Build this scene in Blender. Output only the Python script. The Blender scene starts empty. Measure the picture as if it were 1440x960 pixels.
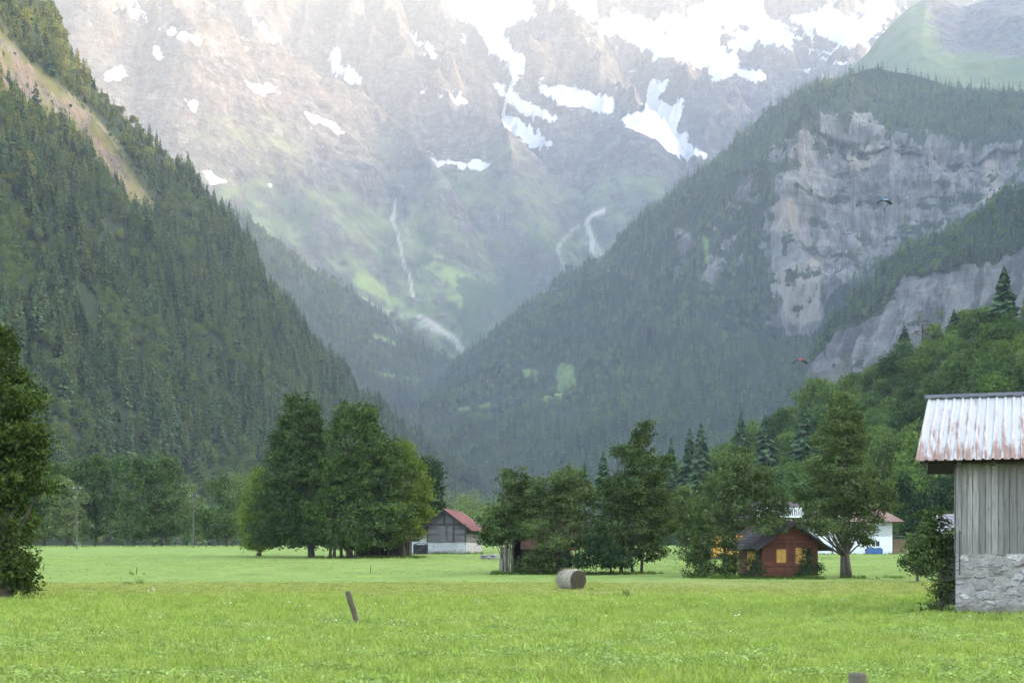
import bpy, math, random
import numpy as np
from mathutils import Vector, Matrix

# ------------------------------------------------------------------ basics
scene = bpy.context.scene
COL = scene.collection
rng = np.random.default_rng(7)
random.seed(7)
EYE = 1.7
FPX, CX, HY = 2000.0, 720.0, 786.0          # lens in photo pixels, principal column, horizon row


def P(px, py, d):
    """A point of the valley seen at photo pixel (px, py), d metres away."""
    return np.array([(px - CX) / FPX * d, d, EYE + (HY - py) / FPX * d])


def proj(v):
    return CX + FPX * v[:, 0] / v[:, 1], HY - FPX * (v[:, 2] - EYE) / v[:, 1]


def ground_z(y):
    y = np.asarray(y, float)
    s = 0.023 * (np.sqrt((y - 75) ** 2 + 64) + (y - 75)) / 2
    s2 = 0.017 * (np.sqrt((y - 270) ** 2 + 400) + (y - 270)) / 2
    return s - s2


def gz(y):
    return float(ground_z(y))


def smooth(a, b, x):
    t = np.clip((x - a) / (b - a), 0, 1)
    return t * t * (3 - 2 * t)


# ------------------------------------------------------------------ noise
def _hash(i, j, k, seed):
    h = (i * 374761393 + j * 668265263 + k * 2147483647 + seed * 144269504) & 0xFFFFFFFF
    h = ((h ^ (h >> 13)) * 1274126177) & 0xFFFFFFFF
    h = ((h ^ (h >> 16)) * 2246822519) & 0xFFFFFFFF
    return h ^ (h >> 15)


_G = np.array([(1, 1, 0), (-1, 1, 0), (1, -1, 0), (-1, -1, 0), (1, 0, 1), (-1, 0, 1), (1, 0, -1), (-1, 0, -1),
               (0, 1, 1), (0, -1, 1), (0, 1, -1), (0, -1, -1), (1, 1, 0), (-1, 1, 0), (0, -1, 1), (0, -1, -1)], float)


def pnoise(p, seed=0):
    q = np.floor(p).astype(np.int64)
    f = p - q
    u = f * f * f * (f * (f * 6 - 15) + 10)
    out = 0
    for dx in (0, 1):
        wx = u[:, 0] if dx else 1 - u[:, 0]
        for dy in (0, 1):
            wy = u[:, 1] if dy else 1 - u[:, 1]
            for dz in (0, 1):
                wz = u[:, 2] if dz else 1 - u[:, 2]
                g = _G[_hash(q[:, 0] + dx, q[:, 1] + dy, q[:, 2] + dz, seed) & 15]
                d = g[:, 0] * (f[:, 0] - dx) + g[:, 1] * (f[:, 1] - dy) + g[:, 2] * (f[:, 2] - dz)
                out = out + wx * wy * wz * d
    return out


def fbm(p, octs=5, gain=0.5, seed=0):
    a, s, r = 1.0, 0.0, 0.0
    for o in range(octs):
        r = r + a * pnoise(p * (2.03 ** o) + 17.3 * o, seed + o)
        s += a
        a *= gain
    return r / s * 1.5


def ridged(p, octs=6, gain=0.5, seed=0):
    a, s, r, w = 1.0, 0.0, 0.0, 1.0
    for o in range(octs):
        n = (1 - np.abs(pnoise(p * (2.07 ** o) + 9.1 * o, seed + o)) * 1.6) ** 2
        r = r + a * n * w
        w = np.clip(n * 1.4, 0, 1)
        s += a
        a *= gain
    return r / s


def in_poly(x, y, poly):
    inside = np.zeros(len(x), bool)
    n = len(poly)
    for i in range(n):
        x0, y0 = poly[i]
        x1, y1 = poly[(i + 1) % n]
        if y0 == y1:
            continue
        c = ((y0 > y) != (y1 > y)) & (x < (x1 - x0) * (y - y0) / (y1 - y0) + x0)
        inside ^= c
    return inside


def line_dist(x, y, pts):
    """Distance to a polyline, and the fraction along it."""
    best = np.full(len(x), 1e9)
    for (x0, y0), (x1, y1) in zip(pts[:-1], pts[1:]):
        dx, dy = x1 - x0, y1 - y0
        t = np.clip(((x - x0) * dx + (y - y0) * dy) / (dx * dx + dy * dy + 1e-9), 0, 1)
        best = np.minimum(best, np.hypot(x - x0 - t * dx, y - y0 - t * dy))
    return best


# ------------------------------------------------------------------ objects
def tag(o, label=None, cat=None, group=None, kind=None):
    if label:
        o['label'] = label
    if cat:
        o['category'] = cat
    if group:
        o['group'] = group
    if kind:
        o['kind'] = kind
    return o


def empty(name, loc, rz=0.0):
    o = bpy.data.objects.new(name, None)
    o.empty_display_size = 0.3
    COL.objects.link(o)
    o.location = [float(c) for c in loc]
    o.rotation_euler = (0, 0, rz)
    return o


def mesh_data(name, v, f, mats, smooth_=False, mat_idx=None, attrs=None):
    """v: (n,3); f: (m,k) array, or a list of faces of mixed size."""
    me = bpy.data.meshes.new(name)
    v = np.asarray(v, np.float32)
    if isinstance(f, np.ndarray):
        tot = np.full(len(f), f.shape[1], np.int32)
        flat = f.astype(np.int32).ravel()
    else:
        tot = np.array([len(a) for a in f], np.int32)
        flat = np.array([i for a in f for i in a], np.int32)
    me.vertices.add(len(v))
    me.vertices.foreach_set('co', v.ravel())
    me.loops.add(len(flat))
    me.loops.foreach_set('vertex_index', flat)
    me.polygons.add(len(tot))
    st = np.zeros(len(tot), np.int32)
    st[1:] = np.cumsum(tot)[:-1]
    me.polygons.foreach_set('loop_start', st)
    me.polygons.foreach_set('loop_total', tot)
    if mat_idx is not None:
        me.polygons.foreach_set('material_index', np.asarray(mat_idx, np.int32))
    me.polygons.foreach_set('use_smooth', np.full(len(tot), bool(smooth_)))
    for m in (mats if isinstance(mats, (list, tuple)) else [mats]):
        me.materials.append(m)
    for k, a in (attrs or {}).items():
        at = me.attributes.new(k, 'FLOAT', 'POINT')
        at.data.foreach_set('value', np.asarray(a, np.float32))
    me.update(calc_edges=True)
    me.validate()
    return me


def obj(name, me, parent=None):
    o = bpy.data.objects.new(name, me)
    COL.objects.link(o)
    if parent is not None:
        o.parent = parent
    return o


def copy_tree(o, parent=None):
    c = o.copy()
    COL.objects.link(c)
    c.parent = parent
    for ch in list(o.children):
        copy_tree(ch, c)
    return c


class MB:
    """Collects boxes, bars, tubes and faces; build() links them as one mesh object."""

    def __init__(s):
        s.v, s.f = [], []

    def add(s, vs, fs):
        b = len(s.v)
        s.v += [tuple(map(float, a)) for a in vs]
        s.f += [tuple(b + i for i in a) for a in fs]

    def box(s, x0, x1, y0, y1, z0, z1, j=0.0):
        r = lambda: random.uniform(-j, j) if j else 0.0
        vs = [(x0 + r(), y0 + r(), z0 + r()), (x1 + r(), y0 + r(), z0 + r()), (x1 + r(), y1 + r(), z0 + r()), (x0 + r(), y1 + r(), z0 + r()),
              (x0 + r(), y0 + r(), z1 + r()), (x1 + r(), y0 + r(), z1 + r()), (x1 + r(), y1 + r(), z1 + r()), (x0 + r(), y1 + r(), z1 + r())]
        s.add(vs, [(3, 2, 1, 0), (4, 5, 6, 7), (0, 1, 5, 4), (1, 2, 6, 5), (2, 3, 7, 6), (3, 0, 4, 7)])

    def prism(s, poly, axis, a, b):
        """poly of 2-d points extruded along axis from a to b."""
        n = len(poly)
        mk = {'y': lambda p, t: (p[0], t, p[1]), 'x': lambda p, t: (t, p[0], p[1]), 'z': lambda p, t: (p[0], p[1], t)}[axis]
        vs = [mk(p, a) for p in poly] + [mk(p, b) for p in poly]
        s.add(vs, [tuple(range(n)), tuple(range(2 * n - 1, n - 1, -1))] + [(i, i + n, (i + 1) % n + n, (i + 1) % n) for i in range(n)])

    def slab(s, a, b, c, d, t):
        """a thick sheet on four corners (thickness t downward along its normal)."""
        a, b, c, d = map(Vector, (a, b, c, d))
        n = (b - a).cross(d - a).normalized() * t
        vs = [a, b, c, d, a - n, b - n, c - n, d - n]
        s.add(vs, [(0, 1, 2, 3), (7, 6, 5, 4), (1, 0, 4, 5), (2, 1, 5, 6), (3, 2, 6, 7), (0, 3, 7, 4)])

    def tube(s, pts, radii, n=8, cap=True):
        pts = [Vector(p) for p in pts]
        if not isinstance(radii, (list, tuple)):
            radii = [radii] * len(pts)
        rings = []
        ref = Vector((0.31, 0.87, 0.21))
        for i, p in enumerate(pts):
            d = (pts[min(i + 1, len(pts) - 1)] - pts[max(i - 1, 0)]).normalized()
            a = d.cross(ref)
            if a.length < 1e-3:
                a = d.cross(Vector((1, 0, 0)))
            a.normalize()
            b = d.cross(a)
            rings.append([p + (a * math.cos(2 * math.pi * k / n) + b * math.sin(2 * math.pi * k / n)) * radii[i] for k in range(n)])
        fs = []
        for i in range(len(pts) - 1):
            for k in range(n):
                fs.append((i * n + k, i * n + (k + 1) % n, (i + 1) * n + (k + 1) % n, (i + 1) * n + k))
        if cap:
            fs.append(tuple(range(n - 1, -1, -1)))
            fs.append(tuple((len(pts) - 1) * n + k for k in range(n)))
        s.add([v for r in rings for v in r], fs)

    def build(s, name, m, parent=None, smooth_=False):
        return obj(name, mesh_data(name, s.v, s.f, m, smooth_), parent)


# ------------------------------------------------------------------ materials
class NT:
    def __init__(s, name):
        s.m = bpy.data.materials.new(name)
        s.m.use_nodes = True
        s.t = s.m.node_tree
        s.t.nodes.clear()
        s.out = s.t.nodes.new('ShaderNodeOutputMaterial')

    def n(s, typ, **kw):
        nd = s.t.nodes.new(typ)
        for k, v in kw.items():
            setattr(nd, k, v)
        return nd

    def l(s, a, b):
        s.t.links.new(a, b)

    def put(s, sock, val):
        if isinstance(val, bpy.types.NodeSocket):
            s.l(val, sock)
        elif isinstance(val, (tuple, list)) and len(val) == 3 and sock.type == 'RGBA':
            sock.default_value = (*val, 1)
        else:
            sock.default_value = val

    def attr(s, name):
        return s.n('ShaderNodeAttribute', attribute_name=name).outputs['Fac']

    def pos(s, scale=(1, 1, 1), local=False):
        if local:
            src = s.n('ShaderNodeTexCoord').outputs['Object']
        else:
            src = s.n('ShaderNodeNewGeometry').outputs['Position']
        mp = s.n('ShaderNodeMapping')
        mp.inputs['Scale'].default_value = scale
        s.l(src, mp.inputs['Vector'])
        return mp.outputs['Vector']

    def noise(s, vec, scale, detail=5, rough=0.55, dist=0.0):
        nd = s.n('ShaderNodeTexNoise')
        nd.inputs['Scale'].default_value = scale
        nd.inputs['Detail'].default_value = detail
        nd.inputs['Roughness'].default_value = rough
        nd.inputs['Distortion'].default_value = dist
        s.l(vec, nd.inputs['Vector'])
        return nd.outputs['Fac']

    def voro(s, vec, scale, feature='F1', out='Distance'):
        nd = s.n('ShaderNodeTexVoronoi', feature=feature)
        nd.inputs['Scale'].default_value = scale
        s.l(vec, nd.inputs['Vector'])
        return nd.outputs[out]

    def ramp(s, fac, stops):
        nd = s.n('ShaderNodeValToRGB')
        e = nd.color_ramp.elements
        while len(e) < len(stops):
            e.new(0.5)
        for el, (p, c) in zip(e, stops):
            el.position = p
            el.color = (*c, 1) if isinstance(c, (tuple, list)) else (c, c, c, 1)
        s.l(fac, nd.inputs['Fac'])
        return nd.outputs['Color']

    def rng(s, x, a, b, c=0.0, d=1.0):
        nd = s.n('ShaderNodeMapRange')
        for k, v in zip(('From Min', 'From Max', 'To Min', 'To Max'), (a, b, c, d)):
            nd.inputs[k].default_value = v
        s.put(nd.inputs['Value'], x)
        return nd.outputs['Result']

    def math(s, op, a, b=0.5):
        nd = s.n('ShaderNodeMath', operation=op)
        s.put(nd.inputs[0], a)
        s.put(nd.inputs[1], b)
        return nd.outputs[0]

    def mix(s, fac, a, b, blend='MIX'):
        nd = s.n('ShaderNodeMix', data_type='RGBA', blend_type=blend)
        s.put(nd.inputs[0], fac)
        s.put(nd.inputs[6], a)
        s.put(nd.inputs[7], b)
        return nd.outputs[2]

    def bump(s, h, strength=0.5, dist=0.1):
        nd = s.n('ShaderNodeBump')
        nd.inputs['Strength'].default_value = strength
        nd.inputs['Distance'].default_value = dist
        s.l(h, nd.inputs['Height'])
        return nd.outputs['Normal']

    def done(s, color, rough=0.8, normal=None, metal=0.0, spec=0.3, emit=None):
        b = s.n('ShaderNodeBsdfPrincipled')
        s.put(b.inputs['Base Color'], color)
        s.put(b.inputs['Roughness'], rough)
        s.put(b.inputs['Metallic'], metal)
        b.inputs['Specular IOR Level'].default_value = spec
        if normal is not None:
            s.l(normal, b.inputs['Normal'])
        s.l(b.outputs[0], s.out.inputs['Surface'])
        return s.m


def leaf_material(name, dark, light, trans=0.3, tint=None, vary=0.35, clump=0.7):
    """Leaf: diffuse with a little gloss and light passing through; every leaf and every tree a shade of its own."""
    t = NT(name)
    g = t.n('ShaderNodeNewGeometry')
    oi = t.n('ShaderNodeObjectInfo')
    c = t.mix(g.outputs['Random Per Island'], dark, light)
    v = t.rng(oi.outputs['Random'], 0, 1, 1 - vary, 1 + vary)
    cl = t.noise(t.pos((1, 1, 1), True), clump, 3, 0.6)
    c = t.mix(1.0, c, t.rng(cl, 0.32, 0.68, 0.55, 1.4), 'MULTIPLY')
    c = t.mix(1.0, c, v, 'MULTIPLY')
    if tint:
        r2 = t.math('FRACT', t.math('MULTIPLY', oi.outputs['Random'], 7.31))
        c = t.mix(t.rng(r2, 0.55, 1.0, 0, 0.8), c, tint)
    d = t.n('ShaderNodeBsdfDiffuse')
    t.l(c, d.inputs['Color'])
    tr = t.n('ShaderNodeBsdfTranslucent')
    t.l(t.mix(1.0, c, (1.15, 1.2, 0.6), 'MULTIPLY'), tr.inputs['Color'])
    mx = t.n('ShaderNodeMixShader')
    mx.inputs[0].default_value = trans
    t.l(d.outputs[0], mx.inputs[1])
    t.l(tr.outputs[0], mx.inputs[2])
    t.l(mx.outputs[0], t.out.inputs['Surface'])
    return t.m


def plain(name, color, rough=0.7, var=0.25, scale=3.0, metal=0.0, local=True, bump=0.0):
    t = NT(name)
    p = t.pos(local=local)
    n = t.noise(p, scale, 6, 0.6)
    c = t.mix(1.0, color, t.rng(n, 0.25, 0.75, 1 - var, 1 + var), 'MULTIPLY')
    nm = t.bump(t.noise(p, scale * 6, 4), bump, 0.05) if bump else None
    return t.done(c, rough, nm, metal)


def wood_material(name, base, dark, board=0.16, axis='x', rough=0.85):
    """Weathered boards: grain along the board, a shade per board, knots and stains."""
    t = NT(name)
    g = t.n('ShaderNodeNewGeometry')
    sc = (9, 9, 0.6) if axis == 'x' else (0.6, 0.6, 9)
    n1 = t.noise(t.pos(sc, True), 2.2, 8, 0.65, 0.6)
    n2 = t.noise(t.pos((1, 1, 1), True), 1.1, 4)
    c = t.mix(t.rng(n1, 0.3, 0.7), dark, base)
    c = t.mix(1.0, c, t.rng(g.outputs['Random Per Island'], 0, 1, 0.62, 1.25), 'MULTIPLY')
    c = t.mix(t.rng(n2, 0.45, 0.75, 0, 0.5), c, dark)
    return t.done(c, rough, t.bump(n1, 0.4, 0.02))
SUN_EL_DEG, SUN_AZ_DEG = 15.0, -4.0
SUN_POWER, SKY_POWER, EXPOSURE, HAZE = 2.0, 0.15, 3.66, 8.3e-5
GRASS_D, GRASS_L = (0.105, 0.16, 0.03), (0.215, 0.285, 0.072)
# ------------------------------------------------------------------ camera, light, air
cam = bpy.data.cameras.new('camera')
cam.sensor_width = 36
cam.lens = 50
cam.shift_y = (HY - 480) / 1440
cam.clip_start = 0.5
cam.clip_end = 30000
cam.dof.use_dof = True
cam.dof.focus_distance = 90
cam.dof.aperture_fstop = 3.2
camo = bpy.data.objects.new('camera', cam)
camo.location = (0, 0, EYE)
camo.rotation_euler = (math.radians(90), 0, 0)
COL.objects.link(camo)
scene.camera = camo

SUN_EL, SUN_AZ = math.radians(SUN_EL_DEG), math.radians(SUN_AZ_DEG)       # azimuth: behind the right shoulder
to_sun = Vector((math.cos(SUN_EL) * math.cos(SUN_AZ), -math.cos(SUN_EL) * math.sin(SUN_AZ), math.sin(SUN_EL)))
sl = bpy.data.lights.new('sun', 'SUN')
sl.energy = SUN_POWER
sl.angle = math.radians(0.5)
sl.color = (0.60, 0.405, 0.215)
so = bpy.data.objects.new('sun', sl)
so.rotation_euler = to_sun.to_track_quat('Z', 'Y').to_euler()
so.location = (0, 0, 3000)
COL.objects.link(so)
w = bpy.data.worlds.new('World')
scene.world = w
w.use_nodes = True
nt = w.node_tree
sky = nt.nodes.new('ShaderNodeTexSky')
sky.sky_type = 'NISHITA'
sky.sun_disc = False
sky.sun_elevation = SUN_EL
sky.sun_rotation = math.atan2(to_sun.x, to_sun.y)
sky.air_density = 1.0
sky.dust_density = 7.0
sky.ozone_density = 1.0
sky.altitude = 800
bg = nt.nodes['Background']
bg.inputs['Strength'].default_value = SKY_POWER
nt.links.new(sky.outputs[0], bg.inputs['Color'])
vs = scene.view_settings
vs.view_transform = 'Standard'
vs.look = 'None'
vs.gamma = 1.0
vs.use_curve_mapping = False
vs.exposure = EXPOSURE
cy = scene.cycles
cy.use_denoising = True
cy.use_adaptive_sampling = False
cy.max_bounces = 5
cy.diffuse_bounces = 3
cy.glossy_bounces = 2
cy.transmission_bounces = 3
cy.transparent_max_bounces = 4
cy.volume_bounces = 0
cy.caustics_reflective = cy.caustics_refractive = False

mb = MB()
mb.box(-4700, 4700, -4000, 9300, -14, 2980)
t = NT('haze air')
pv = t.n('ShaderNodeVolumePrincipled')
pv.inputs['Color'].default_value = (0.89, 0.95, 1.0, 1)
pv.inputs['Density'].default_value = HAZE
pv.inputs['Anisotropy'].default_value = -0.05
t.l(pv.outputs[0], t.out.inputs['Volume'])
t.m.cycles.volume_sampling = 'DISTANCE'
haze = mb.build('haze', t.m)
tag(haze, 'pale blue haze filling the whole valley', None, kind='stuff')


# ------------------------------------------------------------------ terrain materials
def mountain_material():
    t = NT('alpine rock snow and pasture')
    p = t.pos()
    big = t.noise(p, 0.004, 6, 0.6)
    fine = t.noise(t.pos((1, 1, 1.6)), 0.03, 8, 0.7, 0.5)
    strata = t.noise(t.pos((0.15, 0.15, 1.6)), 0.02, 6, 0.65, 1.0)
    c = t.ramp(fine, [(0.36, (0.0115, 0.0115, 0.012)), (0.5, (0.046, 0.0455, 0.0455)), (0.64, (0.118, 0.115, 0.111))])
    c = t.mix(t.rng(strata, 0.4, 0.65, 0, 0.55), c, (0.095, 0.078, 0.066))
    c = t.mix(t.rng(big, 0.4, 0.7, 0, 0.4), c, (0.05, 0.049, 0.052))
    gul = t.noise(t.pos((1, 0.6, 0.22)), 0.05, 8, 0.72, 0.6)
    c = t.mix(1.0, c, t.rng(gul, 0.34, 0.62, 0.4, 1.5), 'MULTIPLY')
    lam = t.noise(t.pos((0.1, 0.1, 1.0)), 0.11, 5, 0.7, 0.5)
    c = t.mix(1.0, c, t.rng(lam, 0.35, 0.65, 0.75, 1.2), 'MULTIPLY')
    # pasture and scrub lower down
    vn = t.noise(p, 0.012, 7, 0.7)
    veg = t.ramp(vn, [(0.3, (0.03, 0.045, 0.026)), (0.47, (0.07, 0.088, 0.042)), (0.6, (0.11, 0.13, 0.06)), (0.72, (0.16, 0.155, 0.105))])
    veg = t.mix(t.attr('meadow'), veg, (0.16, 0.21, 0.062))
    veg = t.mix(t.attr('wood'), veg, t.mix(t.noise(p, 0.06, 4), (0.012, 0.024, 0.014), (0.05, 0.075, 0.035)))
    c = t.mix(t.attr('veg'), c, veg)
    c = t.mix(t.attr('scree'), c, t.mix(fine, (0.33, 0.29, 0.235), (0.55, 0.5, 0.43)))
    sn = t.math('ADD', t.attr('snow'), t.math('MULTIPLY', t.math('SUBTRACT', t.noise(p, 0.035, 5, 0.65), 0.5), 1.3))
    ledges = t.math('MULTIPLY', t.attr('ledge'), t.rng(t.noise(t.pos((0.35, 0.35, 1.3)), 0.03, 8, 0.72, 0.6), 0.56, 0.62))
    sn = t.math('MAXIMUM', sn, ledges)
    sf = t.rng(sn, 0.34, 0.46)
    c = t.mix(sf, c, t.mix(t.noise(t.pos((1, 1, 3)), 0.03, 8, 0.75, 0.5), (0.20, 0.20, 0.20), (0.60, 0.59, 0.57)))
    h = t.math('ADD', t.math('MULTIPLY', t.noise(p, 0.012, 10, 0.68), 40.0), t.math('MULTIPLY', t.noise(t.pos((1, 1, 0.5)), 0.06, 8, 0.7, 0.6), 9.0))
    amt = t.math('MULTIPLY', t.math('SUBTRACT', 1.0, t.math('MULTIPLY', sf, 0.6)), t.math('SUBTRACT', 1.0, t.math('MULTIPLY', t.attr('veg'), 0.65)))
    bp = t.n('ShaderNodeBump')
    bp.inputs['Distance'].default_value = 1.0
    t.l(t.math('MULTIPLY', amt, 0.85), bp.inputs['Strength'])
    t.l(h, bp.inputs['Height'])
    return t.done(c, 0.95, bp.outputs['Normal'], 0, 0.1)


def slope_material(name, soil, rock_d, rock_l, rock_warm, grass):
    """Forest floor with bare rock and meadow where the mesh says so."""
    t = NT(name)
    p = t.pos()
    fine = t.noise(t.pos((1, 1, 0.45)), 0.05, 9, 0.7, 0.4)
    strata = t.noise(t.pos((0.1, 0.1, 1.5)), 0.05, 8, 0.72, 0.15)
    streak = t.noise(t.pos((1, 1, 0.12)), 0.05, 9, 0.72, 0.2)
    c = t.mix(t.noise(p, 0.05, 6, 0.7), tuple(a * 0.6 for a in soil), tuple(a * 1.5 for a in soil))
    r = t.ramp(fine, [(0.3, rock_d), (0.52, tuple((a + b) / 2 for a, b in zip(rock_d, rock_l))), (0.72, rock_l)])
    r = t.mix(t.rng(strata, 0.52, 0.62, 0, 0.45), r, tuple(a * 0.75 for a in rock_d))
    r = t.mix(t.rng(streak, 0.46, 0.6, 0, 0.85), r, tuple(a * 0.7 for a in rock_d))
    r = t.mix(t.attr('warm'), r, rock_warm)
    rk = t.math('ADD', t.attr('rock'), t.math('MULTIPLY', t.math('SUBTRACT', t.noise(t.pos((1, 1, 0.6)), 0.035, 8, 0.75), 0.5), 2.0))
    rf = t.rng(rk, 0.4, 0.6)
    c = t.mix(t.attr('meadow'), c, t.mix(t.noise(p, 0.03, 6, 0.7), tuple(a * 0.6 for a in grass), tuple(a * 1.3 for a in grass)))
    c = t.mix(rf, c, r)
    h = t.math('ADD', t.math('MULTIPLY', t.noise(t.pos((1, 1, 0.6)), 0.02, 9, 0.65), 16.0), t.math('MULTIPLY', strata, 9.0))
    h = t.math('ADD', h, t.math('MULTIPLY', streak, 16.0))
    bp = t.n('ShaderNodeBump')
    bp.inputs['Distance'].default_value = 1.0
    t.l(t.math('MULTIPLY', rf, 0.8), bp.inputs['Strength'])
    t.l(h, bp.inputs['Height'])
    return t.done(c, 0.95, bp.outputs['Normal'], 0, 0.1)


# ------------------------------------------------------------------ the high mountain at the head of the valley
SNOW = [
    [(620, -30), (632, 12), (655, 35), (672, 45), (680, 55), (690, 70), (700, 80), (715, 92), (735, 106), (745, 100), (738, 88), (725, 72), (712, 62), (705, 50), (712, 38), (735, 28), (755, 24), (750, 12), (748, -30)],
    [(780, -30), (800, 5), (815, 15), (822, 32), (850, 48), (880, 52), (895, 60), (930, 80), (955, 85), (968, 90), (1000, 108), (1022, 112), (1030, 100), (1050, 80), (1060, 62), (1090, 60), (1120, 66), (1108, 48), (1088, 32), (1078, 15), (1068, -30), (985, -30), (990, 10), (945, 20), (895, 26), (862, 20), (840, 12), (830, -30)],
    [(748, 117), (775, 118), (800, 125), (835, 135), (865, 150), (858, 160), (825, 150), (800, 152), (780, 142), (760, 132)],
    [(720, 133), (750, 145), (780, 160), (795, 168), (770, 169), (740, 155), (716, 146)],
    [(690, 112), (705, 118), (715, 130), (740, 147), (763, 162), (755, 166), (725, 152), (703, 132)],
    [(698, 155), (722, 170), (748, 185), (768, 203), (785, 214), (745, 206), (718, 186)],
    [(868, 165), (905, 158), (912, 140), (904, 122), (940, 118), (925, 135), (930, 150), (964, 143), (955, 165), (945, 180), (935, 190), (967, 187), (956, 200), (972, 208), (990, 216), (965, 224), (940, 206), (915, 194), (890, 180)],
    [(583, 122), (600, 123), (625, 135), (650, 140), (665, 149), (650, 151), (630, 146), (605, 134)],
    [(452, 75), (465, 72), (480, 85), (482, 97), (498, 100), (510, 112), (495, 117), (478, 105), (462, 88)],
    [(350, 26), (375, 36), (395, 48), (403, 58), (385, 54), (362, 42)],
    [(343, 62), (360, 64), (356, 71), (346, 69)],
    [(140, -30), (190, 10), (225, 33), (255, 48), (290, 58), (320, 68), (300, 66), (268, 62), (235, 46), (195, 24), (150, -10)],
    [(147, 99), (172, 95), (168, 112), (157, 114)],
    [(205, 52), (222, 75), (236, 90), (230, 92), (214, 74)],
    [(246, 122), (262, 138), (277, 143), (272, 155), (258, 143)],
    [(293, 134), (310, 152), (305, 154)],
    [(336, 111), (360, 122), (376, 124), (380, 117), (392, 128), (388, 133), (365, 131)],
    [(388, 140), (410, 152), (404, 154)],
    [(424, 158), (456, 170), (490, 186), (470, 185), (440, 172)],
    [(595, 211), (612, 222), (640, 230), (685, 227), (689, 236), (650, 237), (612, 231)],
    [(283, 239), (302, 244), (332, 256), (325, 259), (298, 250)],
    [(364, 257), (397, 259), (380, 265)],
    [(1030, 100), (1060, 98), (1080, 110), (1040, 111)],
    [(570, 42), (585, 50), (600, 66), (628, 90), (632, 97), (604, 78), (580, 58)],
    [(648, 45), (656, 55), (658, 64), (650, 58)],
    [(1100, 30), (1130, 20), (1200, 10), (1262, 0), (1225, 62), (1170, 62), (1140, 40)],
]
RIDGES = [   # crest lines that run down towards the valley: (photo points, how far they stand out, steepness)
    ([(60, -60), (130, 0), (180, 27), (202, 52), (225, 80), (240, 105), (260, 137), (274, 155), (290, 190)], 170, 0.95),
    ([(170, -20), (215, 30), (242, 50), (260, 82), (270, 108), (278, 130), (312, 165)], 150, 0.95),
    ([(270, 60), (290, 85), (296, 108), (292, 140)], 110, 1.3),
    ([(130, -40), (205, 20), (250, 48), (287, 62), (317, 95), (340, 112), (362, 135), (412, 162), (450, 180)], 170, 0.9),
    ([(200, -40), (255, 3), (285, 12), (320, 28), (355, 48), (405, 72), (465, 112), (510, 132), (545, 158), (572, 180), (605, 228)], 330, 1.15),
    ([(470, -50), (492, 0), (507, 32), (522, 72), (527, 95), (537, 150)], 150, 1.1),
    ([(440, -30), (420, 30), (450, 70), (490, 120)], 80, 1.0),
    ([(500, 20), (525, 45), (550, 52), (570, 70), (575, 105), (572, 140), (574, 176)], 200, 1.15),
    ([(530, -30), (570, 42), (595, 68), (625, 92), (640, 112), (675, 140), (707, 165), (714, 195), (724, 224)], 240, 1.1),
    ([(600, -50), (625, 15), (637, 37), (662, 82), (687, 120), (702, 152)], 170, 1.0),
    ([(660, 75), (690, 110), (720, 150), (760, 190), (800, 230)], 110, 0.9),
    ([(740, -60), (777, 0), (802, 28), (840, 42), (860, 62), (880, 90), (897, 108), (890, 125)], 260, 1.15),
    ([(840, 42), (855, 100), (860, 140), (872, 165)], 210, 1.2),
    ([(745, 20), (730, 35), (755, 60), (762, 85)], 120, 1.0),
    ([(930, 60), (970, 95), (996, 111), (998, 160), (975, 205)], 200, 1.25),
    ([(996, 111), (1030, 122), (1055, 131), (1063, 152), (1040, 190)], 170, 1.2),
    ([(985, 96), (960, 101), (935, 128), (915, 148), (903, 164)], 110, 1.2),
    ([(1040, -30), (1090, 30), (1140, 60), (1190, 85)], 150, 0.9),
    ([(1100, -60), (1160, -20), (1230, 20), (1280, 60)], 150, 0.9),
    ([(900, -80), (960, -10), (1000, 10), (1060, 45), (1100, 75)], 90, 0.7),
    ([(790, 175), (830, 168), (870, 180), (905, 195)], 70, 0.6),
    ([(380, 175), (470, 215), (560, 245), (640, 258)], 60, 0.5),
]


def base_height(x, y):
    ye = y + 0.75 * np.maximum(0, -x - 500) - 0.05 * np.maximum(0, x - 300)
    return np.interp(ye, [3200, 3500, 3900, 4200, 4600, 4950, 5010, 5300, 5550, 5750, 5960, 6300, 7000],
                     [60, 300, 520, 690, 1051, 1340, 1390, 1727, 2016, 2262, 2500, 2620, 2640])


def hit_base(px, py):
    d = np.arange(3500, 7300, 6.0)
    z = EYE + (HY - py) / FPX * d
    under = z < base_height((px - CX) / FPX * d, d)
    return d[np.argmax(under)] if under.any() else 6000.0


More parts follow.
